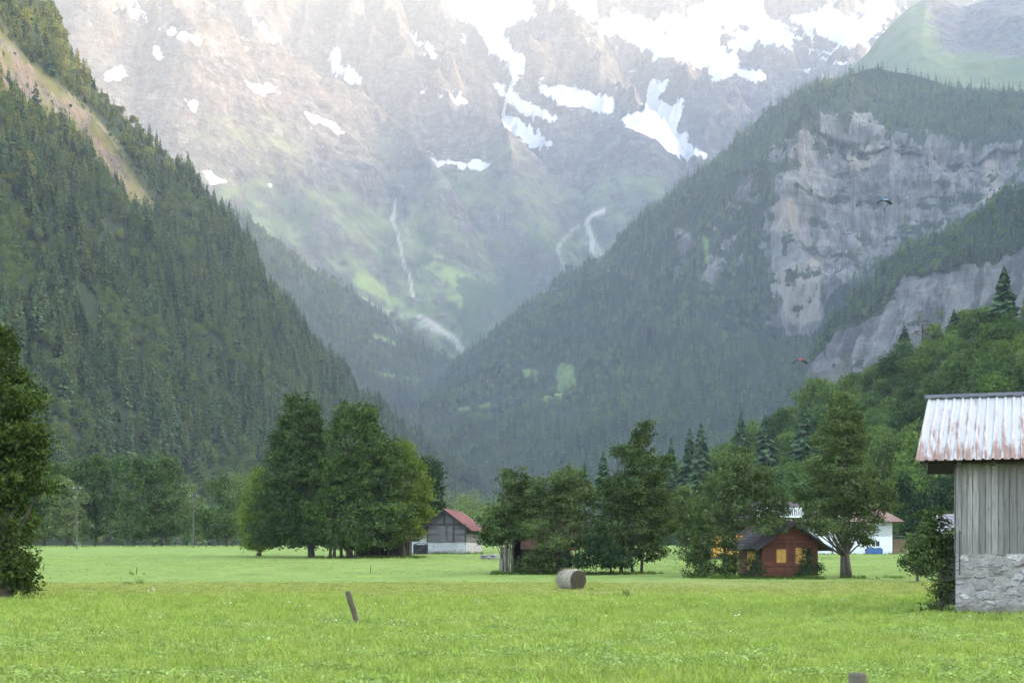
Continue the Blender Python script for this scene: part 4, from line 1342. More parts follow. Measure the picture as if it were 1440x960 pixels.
def stone_wall(name, mortar, s_dark, s_light, scale):
    t = NT(name)
    p = t.pos((1, 1, 1.5), True)
    wv = t.n('ShaderNodeVectorMath', operation='ADD')
    nd = t.n('ShaderNodeTexNoise')
    nd.inputs['Scale'].default_value = 2.5
    t.l(p, nd.inputs['Vector'])
    sc = t.n('ShaderNodeVectorMath', operation='SCALE')
    sc.inputs['Scale'].default_value = 0.25
    t.l(nd.outputs['Color'], sc.inputs[0])
    t.l(p, wv.inputs[0])
    t.l(sc.outputs[0], wv.inputs[1])
    edge = t.voro(wv.outputs[0], scale, 'DISTANCE_TO_EDGE')
    cell = t.voro(wv.outputs[0], scale, 'F1', 'Color')
    sep = t.n('ShaderNodeSeparateColor')
    t.l(cell, sep.inputs[0])
    fine = t.noise(p, 14, 7, 0.7)
    st = t.mix(sep.outputs[0], s_dark, s_light)
    st = t.mix(1.0, st, t.rng(fine, 0.3, 0.7, 0.65, 1.3), 'MULTIPLY')
    mo = t.mix(1.0, mortar, t.rng(t.noise(p, 5, 8, 0.7), 0.3, 0.7, 0.6, 1.35), 'MULTIPLY')
    shown = t.math('MULTIPLY', t.rng(edge, 0.05, 0.11), t.rng(sep.outputs[1], 0.38, 0.5))
    c = t.mix(shown, mo, st)
    low = t.n('ShaderNodeSeparateXYZ')
    t.l(t.n('ShaderNodeTexCoord').outputs['Object'], low.inputs[0])
    damp = t.math('ADD', low.outputs['Z'], t.math('MULTIPLY', t.noise(p, 1.5, 5), -0.9))
    c = t.mix(t.rng(damp, 0.05, -0.35, 0, 0.7), c, (0.11, 0.09, 0.055))
    h = t.math('ADD', t.math('MULTIPLY', shown, 0.6), t.math('MULTIPLY', fine, 0.6))
    return t.done(c, 0.9, t.bump(h, 0.9, 0.06))


m_stone = stone_wall('rubble stone and lime mortar', (0.27, 0.245, 0.215), (0.18, 0.168, 0.15), (0.46, 0.43, 0.39), 2.6)
m_stone_pale = stone_wall('pale rubble stone', (0.42, 0.42, 0.41), (0.22, 0.22, 0.22), (0.52, 0.52, 0.51), 2.2)


def boards(mb, x0, x1, z0, z1, y, w_, t_=0.03, gap=0.012, jit=0.02, face='y'):
    """Upright boards side by side; z1 may be a function of x (gable)."""
    x = x0
    while x < x1 - 0.02:
        ww = min(w_ * random.uniform(0.8, 1.2), x1 - x)
        top = z1(x + ww / 2) if callable(z1) else z1
        dz, dy = random.uniform(-jit, jit), random.uniform(-0.5, 0.5) * t_
        if face == 'y':
            mb.box(x + gap / 2, x + ww - gap / 2, y + dy - t_, y + dy, z0 + dz, top)
        else:
            mb.box(y + dy - t_, y + dy, x + gap / 2, x + ww - gap / 2, z0 + dz, top)
        x += ww


def planks_h(mb, x0, x1, z0, z1, y, h_, t_=0.03, half=None, face='y'):
    """Level boards one above another; half(z) narrows them under a gable."""
    z = z0
    while z < z1 - 0.03:
        hh = min(h_ * random.uniform(0.9, 1.1), z1 - z)
        a, b = (half(z + hh) if half else (x0, x1))
        a, b = max(a, x0), min(b, x1)
        dy = random.uniform(-0.4, 0.4) * t_
        if b - a > 0.05:
            if face == 'y':
                mb.box(a, b, y + dy - t_, y + dy, z + 0.008, z + hh)
            else:
                mb.box(y + dy - t_, y + dy, a, b, z + 0.008, z + hh)
        z += hh


def gable_slabs(mb_l, mb_r, xa, xm, xb, ze_l, zr, ze_r, y0, y1, t_=0.12):
    mb_l.slab((xa, y0, ze_l), (xm, y0, zr), (xm, y1, zr), (xa, y1, ze_l), t_)
    mb_r.slab((xm + 0.004, y0, zr + 0.003), (xb, y0, ze_r), (xb, y1, ze_r), (xm + 0.004, y1, zr + 0.003), t_)


# ------------------------------------------------------------------ the plank barn on stone footings
def plank_barn():
    root = empty('barn', (13.1, 42.0, gz(42)), math.radians(-18))
    tag(root, 'weathered grey plank barn on a rubble stone base under a rusty white sheet roof', 'barn')
    L, D = 9.0, 5.6
    # stone base with an uneven face and stones standing proud
    v, f = [], []
    nx, nz = 130, 30
    q = []
    for j in range(nz + 1):
        for i in range(nx + 1):
            q.append((L * i / nx, 0, -0.3 + 2.16 * j / nz))
    q = np.array(q)
    nz_ = fbm(q * 2.2, 5, 0.55, 401) * 0.05 + fbm(q * 9, 3, 0.5, 402) * 0.018
    q[:, 1] = -0.06 + nz_ * (1 + 0 * q[:, 0])
    i, j = np.meshgrid(np.arange(nx), np.arange(nz))
    b = (j * (nx + 1) + i).ravel()
    mb = MB()
    mb.v = [tuple(a) for a in q]
    mb.f = [tuple(a) for a in np.stack([b, b + 1, b + nx + 2, b + nx + 1], 1)]
    mb.box(0.0, L, -0.02, D, -0.3, 1.858)
    R = np.random.default_rng(5)
    for _ in range(70):
        cx, cz = R.uniform(0.1, L - 0.2), R.uniform(0.0, 1.75)
        rx, rz = R.uniform(0.06, 0.22), R.uniform(0.035, 0.10)
        if R.random() < 0.12:
            rx, rz = rx * 1.8, rz * 2.0
        n = 9
        ang = np.linspace(0, 2 * np.pi, n, endpoint=False)
        rr = R.uniform(0.75, 1.15, n)
        o_ = [(cx + math.cos(a) * rx * r_, -0.035, cz + math.sin(a) * rz * r_) for a, r_ in zip(ang, rr)]
        i_ = [(cx + math.cos(a) * rx * r_ * 0.7, -0.10 - R.uniform(0, 0.02), cz + math.sin(a) * rz * r_ * 0.7) for a, r_ in zip(ang, rr)]
        mb.add(o_ + i_, [(k, (k + 1) % n, (k + 1) % n + n, k + n) for k in range(n)] + [tuple(range(n, 2 * n))])
    mb.build('stone_base', m_stone, root)
    wall = MB()
    zroof = lambda y: 4.55 + (y + 0.785) * 2.18 / 3.345 - 0.16
    boards(wall, 0.0, L, 1.84, zroof(0), -0.02, 0.185, 0.03, 0.014, 0.015)
    boards(wall, 0.0, D, 1.86, lambda y: min(zroof(y), zroof(5.1 - y)), 0.0, 0.2, 0.03, 0.012, 0.0, 'x')
    wall.box(0.012, L, 0.02, 0.06, 1.86, zroof(0.1))
    wall.build('plank_wall', m_grey_wood, root)
    fr = MB()
    fr.box(-1.0, L, -0.38, -0.2, zroof(-0.3) - 0.2, zroof(-0.3) + 0.0)      # eaves purlin
    fr.box(-0.95, L, 0.7, 0.88, zroof(0.8) - 0.2, zroof(0.8))
    for k in range(12):
        x = -0.9 + k * 0.95
        fr.slab((x, -0.74, zroof(-0.74) + 0.07), (x + 0.1, -0.74, zroof(-0.74) + 0.07), (x + 0.1, 2.5, zroof(2.5) + 0.07), (x, 2.5, zroof(2.5) + 0.07), 0.12)
    for ya, yb in ((-0.72, 2.52), (5.84, 2.6)):
        za_, zb_ = 4.57 + (min(ya, 5.12 - ya) + 0.785) * 0.6517 - 0.06, 6.75 - 0.085
        fr.slab((-0.98, ya, za_), (0.0, ya, za_), (0.0, yb, zb_), (-0.75, yb, zb_), 0.03)
    fr.build('roof_beam', m_dark_wood, root)
    # corrugated sheets: trapezoid ribs, cut on the skew at the verge
    prof = [(0.0, 0), (0.035, 0.045), (0.075, 0.045), (0.11, 0)]
    pitch = 0.262
    xs, zs = [], []
    x = -1.12
    while x < L + 0.9:
        for dx, dz in prof:
            xs.append(x + dx)
            zs.append(dz)
        xs.append(x + 0.185)
        zs.append(0.004)
        x += pitch
    xs, zs = np.array(xs), np.array(zs)
    skew = lambda s: 0.27 * s * np.clip(1 - (xs + 1.12) / 5.5, 0, 1)
    up = np.array([0, -2.18, 3.345])
    up = up / np.linalg.norm(up)

    def sheet(mb, y0, z0, y1, z1, flip, rows=10):
        vs, n = [], len(xs)
        nrm = up * np.array([1, 1 if not flip else -1, 1])
        for r in range(rows + 1):
            s = r / rows
            sg = 0.02 * math.sin(s * 3.1) * np.sin(xs * 0.7)
            for xx, zz, sgk in zip(xs + skew(s if not flip else 1.0), zs, sg):
                p = np.array([xx, y0 + (y1 - y0) * s, z0 + (z1 - z0) * s - sgk]) + nrm * zz
                vs.append(p)
        fs = [(r * n + i, r * n + i + 1, (r + 1) * n + i + 1, (r + 1) * n + i) for r in range(rows) for i in range(n - 1)]
        mb.add(vs, fs)
        mb.add([np.array(v_) - nrm * 0.012 for v_ in vs], [tuple(reversed(a)) for a in fs])
        mb.add([vs[i] for i in range(n)] + [np.array(vs[i]) - nrm * 0.012 for i in range(n)], [(i + n, i + n + 1, i + 1, i) for i in range(n - 1)])
    rf = MB()
    sheet(rf, -0.785, 4.57, 2.56, 6.75, False)
    sheet(rf, 2.56, 6.75, 5.9, 4.57, True)
    t = NT('white sheet roof with rust')
    p = t.pos((1, 1, 1), True)
    st = t.noise(t.pos((3.4, 0.35, 0.35), True), 1.7, 9, 0.72, 0.3)
    sp = t.noise(t.pos((1.3, 0.4, 0.4), True), 1.5, 4, 0.6)
    sp2 = t.noise(t.pos((9, 0.8, 0.8), True), 1.6, 6, 0.7)
    sx = t.n('ShaderNodeSeparateXYZ')
    t.l(t.n('ShaderNodeTexCoord').outputs['Object'], sx.inputs[0])
    lowd = t.rng(sx.outputs['Z'], 6.9, 4.6, -0.14, 0.05)
    rib = t.math('ABSOLUTE', t.math('SUBTRACT', t.math('FRACT', t.math('DIVIDE', t.math('SUBTRACT', sx.outputs['X'], -1.12 + 0.12), 0.262)), 0.5))
    near_rib = t.rng(rib, 0.32, 0.5, 0.0, 0.07)
    r = t.math('ADD', t.math('ADD', t.math('MULTIPLY', st, 0.55), t.math('MULTIPLY', sp, 0.55)), t.math('ADD', lowd, near_rib))
    r = t.math('ADD', r, t.math('MULTIPLY', t.math('SUBTRACT', sp2, 0.5), 0.3))
    rust = t.mix(t.noise(p, 6, 6, 0.7), (0.11, 0.055, 0.032), (0.24, 0.14, 0.095))
    paint = t.mix(t.noise(t.pos((1, 0.3, 0.3), True), 2.5, 7, 0.7), (0.27, 0.255, 0.235), (0.40, 0.385, 0.355))
    c = t.mix(t.rng(r, 0.54, 0.64, 0, 0.88), paint, rust)
    m_roof = t.done(c, t.rng(r, 0.55, 0.68, 0.42, 0.85), None, 0.0, 0.4)
    ro = rf.build('roof', m_roof, root)
    rc = MB()
    n = 0
    x = -0.95
    while x < L + 0.9:
        w2 = 0.26
        rc.slab((x, 2.40, 6.73 + 0.02 * (n % 2)), (x + w2, 2.40, 6.73 + 0.02 * (n % 2)), (x + w2, 2.57, 6.86), (x, 2.57, 6.86), 0.05)
        rc.slab((x, 2.57, 6.861), (x + w2, 2.57, 6.861), (x + w2, 2.76, 6.72), (x, 2.76, 6.72), 0.05)
        x += w2 + 0.004
        n += 1
    rc.build('ridge_cap', plain('dark ridge tiles', (0.07, 0.072, 0.078), 0.7, 0.3), ro)
    kn = MB()
    for _ in range(14):
        cx, cz = random.uniform(0.3, 4), random.uniform(2.1, 4.4)
        kn.tube([(cx, -0.066, cz), (cx, -0.045, cz)], [0.014, 0.014], 7)
    kn.build('knot_hole', m_black, root)


plank_barn()
rd = MB()
rd.tube([(0, 0, 0), (0.01, 0.02, 1.3)], [0.022, 0.02], 7)
rd.tube([(0.01, 0.02, 1.2), (0.05, 0.0, 1.25)], 0.015, 6)
r_ = rd.build('iron_bar', m_metal_dk)
c_ = P(1349.5, 808, 41.72)
r_.location = c_
tag(r_, 'thin dark iron bar fixed upright to the corner of the plank barn', 'bar')

# small roof behind the barn corner
root = empty('woodshed', (P(1325, 800, 52)[0], 52.0, gz(52)), math.radians(-18))
tag(root, 'low shed with a sagging grey shingle roof behind the plank barn', 'shed')
mb = MB()
mb.slab((-0.25, -0.6, 2.55), (4, -0.6, 2.55), (4, 1.9, 3.35), (-0.1, 1.9, 3.4), 0.1)
for k in range(7):
    y = -0.6 + k * 0.36
    mb.slab((-0.27, y, 2.56 + 0.8 / 2.5 * (y + 0.6) + 0.05), (4, y, 2.56 + 0.8 / 2.5 * (y + 0.6) + 0.05), (4, y + 0.38, 2.6 + 0.8 / 2.5 * (y + 0.94)), (-0.2, y + 0.38, 2.6 + 0.8 / 2.5 * (y + 0.94)), 0.03)
mb.build('roof', plain('grey shingles', (0.2, 0.19, 0.185), 0.9, 0.45, 5, bump=0.8), root)
mb = MB()
boards(mb, 0, 3.9, 0, 2.5, 0, 0.2)
mb.box(0.01, 3.9, 0.01, 1.9, 0, 2.5)
mb.build('plank_wall', m_dark_wood, root)


# ------------------------------------------------------------------ barn with the red roof
def red_barn():
    d = 180
    b = P(600.6, HY, d)
    root = empty('barn', (b[0], d, gz(d)), math.radians(-9))
    tag(root, 'dark log barn with a red sheet roof and whitewashed stone base', 'barn')
    W, L, zb, za, xm = 5.05, 11.0, 1.46, 5.55, 2.25
    mb = MB()
    mb.box(0, W, 0, L, -0.2, zb)
    mb.build('stone_base', m_stone_pale, root)
    half = lambda z: ((z - 3.55) / (za - 3.55) * xm if z > 3.55 else 0, W - (z - 3.6) / (za - 3.6) * (W - xm) if z > 3.6 else W)
    mb = MB()
    planks_h(mb, 0.0, W, zb, za - 0.1, -0.03, 0.21, 0.05, half)
    planks_h(mb, 0.03, L, zb, 3.6, W + 0.05, 0.21, 0.05, None, 'x')
    planks_h(mb, 0.03, L, zb, 3.5, 0.0, 0.21, 0.05, None, 'x')
    mb.prism([(0.03, zb), (W - 0.03, zb), (W - 0.03, 3.5), (xm, za - 0.15), (0.03, 3.5)], 'y', -0.02, L)
    mb.build('log_wall', m_dark_wood_h, root)
    mb = MB()
    for x in (0.06, W - 0.1, 3.45):
        mb.box(x - 0.07, x + 0.09, -0.15, -0.085, zb, 3.55 if x != 3.45 else 4.35)
    mb.box(0.0, W, -0.16, -0.09, 3.62, 3.78)
    mb.box(xm - 0.08, xm + 0.08, -0.15, -0.085, 3.78, 5.2)
    mb.build('timber_frame', m_dark_wood, root)
    mb = MB()
    boards(mb, 1.25, 3.35, zb + 0.05, 3.5, -0.095, 0.3, 0.03, 0.015)
    mb.build('door', m_dark_wood_h, root)
    l, r = MB(), MB()
    gable_slabs(l, r, -0.75, xm, W + 0.75, 3.5 - 0.55, za + 0.12, 3.0, -0.55, L + 0.4, 0.13)
    l.f and l.build('roof', m_shingle, root)
    for k in range(28):
        y = -0.5 + k * 0.4
        r.slab((xm + 0.03, y, za + 0.16), (W + 0.75, y, 3.04), (W + 0.75, y + 0.06, 3.04), (xm + 0.03, y + 0.06, za + 0.16), 0.03)
    r.build('roof', m_red_roof, root)
    mb = MB()
    mb.slab((-0.78, -0.6, 2.93), (xm, -0.6, za + 0.1), (xm, -0.57, za + 0.1), (-0.78, -0.57, 2.93), 0.2)
    mb.slab((xm, -0.602, za + 0.1), (W + 0.78, -0.602, 2.98), (W + 0.78, -0.572, 2.98), (xm, -0.572, za + 0.1), 0.2)
    mb.build('bargeboard', m_dark_wood, root)


red_barn()
# white outbuilding beside it
d = 188
b = P(577, HY, d)
root = empty('outbuilding', (b[0], d, gz(d)), math.radians(-6))
tag(root, 'small white outbuilding with a dark lean-to roof tucked beside the log barn', 'outbuilding')
mb = MB()
mb.box(0, 2.6, 0, 3, -0.1, 2.3)
mb.build('wall', m_white, root)
mb = MB()
mb.slab((-0.4, -0.5, 2.25), (2.7, -0.5, 3.25), (2.7, 3.2, 3.25), (-0.4, 3.2, 2.25), 0.14)
mb.build('roof', m_shingle, root)
d = 177
b = P(581, HY, d)
root = empty('compost_bin', (b[0], d, gz(d)), math.radians(-4))
tag(root, 'black slatted wooden bin standing in front of the log barn', 'bin')
mb = MB()
planks_h(mb, 0, 1.7, 0.0, 1.2, 0, 0.17, 0.03)
planks_h(mb, 0, 1.2, 0.0, 1.2, 1.7, 0.17, 0.03, None, 'x')
mb.box(0.02, 1.66, 0.02, 1.2, 0, 1.1)
m_blackwood = plain('black stained wood', (0.022, 0.023, 0.026), 0.8, 0.3, 6)
mb.build('body', m_blackwood, root)
mb = MB()
for k in range(8):
    a0, a1 = k / 8, (k + 1) / 8
    zz = lambda a: 1.2 + 0.22 * math.sin(math.pi * a)
    mb.slab((1.75 * a0 - 0.03, -0.05, zz(a0)), (1.75 * a1 - 0.03, -0.05, zz(a1)), (1.75 * a1 - 0.03, 1.25, zz(a1)), (1.75 * a0 - 0.03, 1.25, zz(a0)), 0.04)
mb.build('lid', m_blackwood, root)
mb = MB()
mb.slab((0.1, -0.06, 0.08), (0.16, -0.06, 0.04), (1.6, -0.06, 1.08), (1.54, -0.06, 1.12), 0.02)
mb.build('brace', m_brown_wood, root)


# open shed under the trees
d = 164
b = P(499, HY, d)
root = empty('shed', (b[0], d, gz(d)), math.radians(-3))
tag(root, 'long low dark wooden shed standing under the big maples', 'shed')
mb = MB()
boards(mb, 0.1, 2.9, 0, 1.95, 0.0, 0.22)
boards(mb, 3.9, 6.1, 0, 1.95, 0.0, 0.22)
mb.box(0.1, 6.1, 1.6, 4.2, 0, 1.9)
mb.build('plank_wall', m_dark_wood, root)
mb = MB()
mb.box(2.9, 3.9, 0.5, 0.55, 0, 1.85)
mb.build('doorway', m_black, root)
for x in (0.0, 1.7, 2.9, 3.85, 6.1):
    mb = MB()
    mb.box(x - 0.08, x + 0.08, -0.12, -0.04, 0, 2.0)
    mb.build('post', m_brown_wood, root)
mb = MB()
mb.slab((-0.5, -0.9, 1.9), (6.9, -0.9, 1.9), (6.9, 2.1, 3.1), (-0.5, 2.1, 3.1), 0.14)
mb.slab((-0.5, 2.1, 3.102), (6.9, 2.1, 3.102), (6.9, 5.0, 1.9), (-0.5, 5.0, 1.9), 0.14)
mb.build('roof', m_moss, root)

# overgrown shack
d = 106
b = P(722, HY, d)
root = empty('shack', (b[0], d, gz(d)), math.radians(-5))
tag(root, 'overgrown brown plank shack with a rusty roof behind the hay bale', 'shack')
mb = MB()
boards(mb, 0.75, 4.2, 0, 1.95, 0.0, 0.2, 0.03, 0.02, 0.04)
mb.box(0.8, 4.2, 0.05, 4.0, 0, 1.9)
boards(mb, 0.0, 4.0, 0, 1.9, 0.0, 0.2, 0.03, 0.02, 0.03, 'x')
mb.build('plank_wall', m_brown_wood, root)
mb = MB()
mb.box(0.05, 0.72, 0.3, 0.36, 0, 2.6)
mb.build('doorway', m_black, root)
mb = MB()
mb.box(-0.02, 0.1, -0.12, 0.0, 0, 3.3)
mb.box(0.62, 0.76, -0.12, 0.0, 0, 3.0)
mb.build('door_post', m_dark_wood, root)
rf = MB()
rf.slab((0.6, -0.9, 1.75), (4.9, -0.9, 1.7), (4.8, 2.1, 4.3), (0.5, 2.1, 4.4), 0.08)
rf.slab((0.5, 2.1, 4.402), (4.8, 2.1, 4.302), (4.9, 5.0, 1.9), (0.6, 5.0, 1.9), 0.08)
rf.build('roof', m_rusty, root)
lb = MB()
for k in range(6):
    x = -1.05 + k * 0.17
    lb.slab((x, -0.5, 0), (x + 0.13, -0.5, 0), (x + 0.13 + 0.1, -0.15, 1.7 + 0.2 * (k % 3)), (x + 0.1, -0.15, 1.7 + 0.2 * (k % 3)), 0.03)
o = lb.build('board_stack', m_grey_wood)
o.location, o.rotation_euler = root.location, root.rotation_euler
tag(o, 'pale weathered boards leaning upright beside the overgrown shack', 'boards')


# ------------------------------------------------------------------ red cabin
def cabin():
    d = 95
    b = P(1072.5, HY, d)
    root = empty('cabin', (b[0], d, gz(d)), math.radians(11))
    tag(root, 'small red-brown wooden cabin with closed yellow shutters', 'cabin')
    W, L, ze, za = 3.9, 4.6, 2.3, 3.65
    half = lambda z: ((z - ze) / (za - ze) * W / 2 if z > ze else 0, W - (z - ze) / (za - ze) * W / 2 if z > ze else W)
    mb = MB()
    planks_h(mb, 0, W, 0.12, za, 0.0, 0.13, 0.03, half)
    planks_h(mb, 0, L, 0.12, ze, 0.0, 0.13, 0.03, None, 'x')
    planks_h(mb, 0, L, 0.12, ze, W + 0.03, 0.13, 0.03, None, 'x')
    mb.prism([(0.03, 0.1), (W - 0.03, 0.1), (W - 0.03, ze), (W / 2, za - 0.05), (0.03, ze)], 'y', 0.03, L)
    mb.build('wall', m_red_wood, root)
    mb = MB()
    for x in (0.0, 0.86, 1.72, 2.2, W - 0.08):
        mb.box(x - 0.05, x + 0.07, -0.075, -0.034, 0.1, 2.35)
    mb.box(-0.05, W + 0.02, -0.085, -0.036, 2.36, 2.5)
    mb.build('trim', m_red_wood, root)
    for x0, x1, z0, z1 in ((0.95, 1.63, 1.0, 1.9), (2.3, 3.05, 0.95, 2.0)):
        fm = MB()
        for a in ((x0 - 0.05, x0, z0 - 0.05, z1 + 0.05), (x1, x1 + 0.05, z0 - 0.05, z1 + 0.05), (x0, x1, z1, z1 + 0.05), (x0, x1, z0 - 0.05, z0)):
            fm.box(a[0], a[1], -0.09, -0.04, a[2], a[3])
        w_ = fm.build('window', m_red_wood, root)
        s_ = MB()
        xm = (x0 + x1) / 2
        s_.box(x0 + 0.005, xm - 0.006, -0.075, -0.045, z0 + 0.005, z1 - 0.005)
        s_.box(xm + 0.006, x1 - 0.005, -0.075, -0.045, z0 + 0.005, z1 - 0.005)
        s_.build('shutter', m_yellow, w_)
    s_ = MB()
    s_.box(-0.08, -0.035, 1.2, 2.7, 0.5, 2.0)
    s_.build('shutter', m_yellow, root)
    l, r = MB(), MB()
    gable_slabs(l, r, -0.75, W / 2, W + 0.75, ze - 0.42, za + 0.1, ze - 0.42, -0.7, L + 0.4, 0.1)
    n = 9
    for k in range(n):
        t0, t1 = k / n, (k + 1.15) / n
        x0, x1 = -0.78 + (W / 2 + 0.78) * t0, -0.78 + (W / 2 + 0.78) * min(t1, 1)
        zz = lambda x: ze - 0.4 + (x + 0.75) / (W / 2 + 0.75) * (za + 0.52 - ze) + 0.02
        l.slab((x0, -0.72, zz(x0) + 0.03), (x1, -0.72, zz(x1)), (x1, L + 0.42, zz(x1)), (x0, L + 0.42, zz(x0) + 0.03), 0.025)
    l.build('roof', m_shingle, root)
    r.build('roof', m_shingle, root)
    mb = MB()
    mb.slab((-0.8, -0.735, ze - 0.42), (W / 2, -0.735, za + 0.1), (W / 2, -0.705, za + 0.1), (-0.8, -0.705, ze - 0.42), 0.16)
    mb.slab((W / 2, -0.737, za + 0.1), (W + 0.8, -0.737, ze - 0.42), (W + 0.8, -0.707, ze - 0.42), (W / 2, -0.707, za + 0.1), 0.16)
    mb.build('bargeboard', m_dark_wood, root)


cabin()


# ------------------------------------------------------------------ houses behind
def window(root, x0, x1, z0, z1, y, fm=m_white_paint):
    w_ = MB()
    for a in ((x0 - 0.07, x0, z0 - 0.07, z1 + 0.07), (x1, x1 + 0.07, z0 - 0.07, z1 + 0.07), (x0, x1, z1, z1 + 0.07), (x0, x1, z0 - 0.07, z0), ((x0 + x1) / 2 - 0.03, (x0 + x1) / 2 + 0.03, z0, z1)):
        w_.box(a[0], a[1], y - 0.06, y - 0.003, a[2], a[3])
    o_ = w_.build('window', fm, root)
    g_ = MB()
    g_.box(x0, x1, y - 0.03, y - 0.004, z0, z1)
    g_.build('pane', m_glass, o_)


d = 180
b = P(1150, HY, d)
root = empty('house', (b[0], d, gz(d)), math.radians(-2))
tag(root, 'white house with a red-brown tiled roof behind the tall conical tree', 'house')
W, L, ze, zr = 9.35, 8.0, 4.15, 6.4
mb = MB()
mb.box(0, W, 0, L, -0.2, 2.3)
mb.build('wall', m_white, root)
mb = MB()
boards(mb, 0, W, 2.25, ze, -0.03, 0.16, 0.03)
mb.box(0, W, -0.02, L, 2.3, ze)
mb.build('upper_wall', plain('pale grey boards', (0.42, 0.42, 0.41), 0.7, 0.15, 6), root)
mb = MB()
a, c_, e_, g_ = (-0.8, -0.9, ze - 0.15), (W + 1.3, -0.9, ze - 0.15), (W + 1.3, L + 0.9, ze - 0.15), (-0.8, L + 0.9, ze - 0.15)
r1, r2 = (1.5, L / 2, zr), (W - 1.6, L / 2, zr)
mb.add([a, c_, e_, g_, r1, r2], [(0, 1, 5, 4), (1, 2, 5), (2, 3, 4, 5), (3, 0, 4), (3, 2, 1, 0)])
for k in range(12):
    s0 = k / 12
    f0 = lambda s, p, q: tuple(p[i] + (q[i] - p[i]) * s for i in range(3))
    A, B = f0(s0, a, r1), f0(s0, c_, r2)
    A2, B2 = f0(min(1, s0 + 0.1), a, r1), f0(min(1, s0 + 0.1), c_, r2)
    up_ = lambda p, h: (p[0], p[1] - 0.02, p[2] + h)
    mb.slab(up_(A, 0.07), up_(B, 0.07), up_(B2, 0.03), up_(A2, 0.03), 0.03)
rfo = mb.build('roof', m_tile, root)
mb = MB()
mb.box(6.6, 7.2, 3.4, 4.0, 5.6, 7.1)
mb.build('chimney', m_white, rfo)
mb = MB()
mb.tube([(7.5, 3.0, 5.9), (7.5, 3.0, 8.2)], 0.035, 6)
mb.tube([(6.9, 3.0, 8.1), (8.1, 3.0, 8.1)], 0.03, 6)
mb.tube([(7.1, 3.0, 7.9), (7.9, 3.0, 7.9)], 0.03, 6)
mb.build('aerial', m_white_paint, rfo)
window(root, 6.75, 7.75, 0.95, 1.6, 0)
window(root, 6.2, 7.3, 2.75, 3.7, -0.06)
window(root, 3.6, 4.7, 2.75, 3.7, -0.06)
mb = MB()
mb.box(0.5, 1.5, -0.05, -0.004, 0, 2.0)
mb.build('door', m_white_paint, root)
for k in range(7):
    mb = MB()
    x = 1.75 + k * 0.28 + random.uniform(-0.06, 0.06)
    o_h = random.uniform(1.3, 2.1)
    mb.slab((x, -0.55, 0), (x + 0.15, -0.55, 0), (x + 0.25, -0.2, o_h), (x + 0.1, -0.2, o_h), 0.04)
    o = mb.build('plank', random.choice([m_grey_wood, m_brown_wood, m_white_paint]))
    o.location, o.rotation_euler = root.location, root.rotation_euler
    tag(o, 'narrow plank leaning against the white house wall beside its door', 'plank', 'planks leaning on the white house')
bx = MB()
bx.prism([(0, 0), (2.0, 0), (2.0, 0.62), (1.7, 0.82), (1.1, 0.74), (0.4, 0.86), (0, 0.6)], 'y', 0, 0.9)
o = bx.build('tarpaulin', m_blue)
p_ = P(1219, HY, 177.5)
o.location = (p_[0], p_[1], gz(177.5))
tag(o, 'blue tarpaulin over a low heap below the white house window', 'tarpaulin')
wp = MB()
for r in range(9):
    for k in range(8):
        cx, cz = 0.13 + k * 0.21 + (0.1 if r % 2 else 0), 0.12 + r * 0.205
        wp.tube([(cx, 0, cz), (cx, 1.0, cz)], random.uniform(0.085, 0.11), 7)
o = wp.build('firewood_stack', m_endgrain)
p_ = P(1255, HY, 181)
o.location = (p_[0], p_[1] - 0.2, gz(181))
tag(o, 'stack of brown firewood at the corner of the white house', 'firewood')
sh = MB()
sh.slab((-0.2, -0.4, 2.25), (2.2, -0.4, 2.1), (2.2, 1.6, 2.2), (-0.2, 1.6, 2.35), 0.06)
for x in (-0.1, 2.05):
    sh.box(x - 0.05, x + 0.05, -0.3, -0.2, 0, 2.2)
    sh.box(x - 0.05, x + 0.05, 1.3, 1.4, 0, 2.25)
o = sh.build('lean_to', m_brown_wood)
o.location = (p_[0], p_[1] - 0.2, gz(181))
tag(o, 'flat wooden roof on posts over the firewood stack', 'shelter')

d = 150
b = P(1000, HY, d)
root = empty('chalet', (b[0], d, gz(d)), math.radians(-3))
tag(root, 'chalet with orange-yellow boards and a white balcony behind the leaning grey-green tree', 'chalet')
W, L = 9.0, 8.0
mb = MB()
boards(mb, 0, 3.5, 0.3, 2.5, 0.0, 0.16, 0.03)
mb.build('board_cladding', m_orange, root)
mb = MB()
mb.box(0, W, 0.02, L, 0, 2.5)
mb.build('wall', m_brown_wood, root)
mb = MB()
mb.box(0, W, 0.02, L, 2.503, 4.4)
mb.build('upper_wall', m_brown_wood, root)
for x in (0.6, 2.2):
    mb = MB()
    mb.box(x, x + 1.1, -0.09, -0.035, 0.6, 2.2)
    mb.build('door', m_yellow, root)
window(root, 4.2, 5.4, 1.0, 2.1, 0.0)
window(root, 5.8, 7.0, 3.0, 4.1, 0.02)
window(root, 7.4, 8.4, 3.0, 4.1, 0.02)
bal = MB()
bal.box(4.6, 9.4, -1.5, 0.0, 4.35, 4.5)
bo = bal.build('balcony', m_white_paint, root)
bal = MB()
bal.box(4.6, 9.4, -1.5, -1.42, 5.25, 5.36)
for k in range(25):
    bal.box(4.62 + k * 0.196, 4.70 + k * 0.196, -1.49, -1.43, 4.5, 5.25)
bal.build('railing', m_white_paint, bo)
mb = MB()
mb.slab((-0.8, -1.0, 4.2), (4.5, -1.0, 4.2), (4.5, 4.0, 5.4), (-0.8, 4.0, 5.4), 0.15)
mb.slab((4.5, 0.2, 5.0), (9.6, 0.2, 5.0), (9.6, 4.0, 6.2), (4.5, 4.0, 6.2), 0.15)
mb.slab((-0.8, 4.0, 5.402), (9.6, 4.0, 5.402), (9.6, 8.8, 4.2), (-0.8, 8.8, 4.2), 0.15)
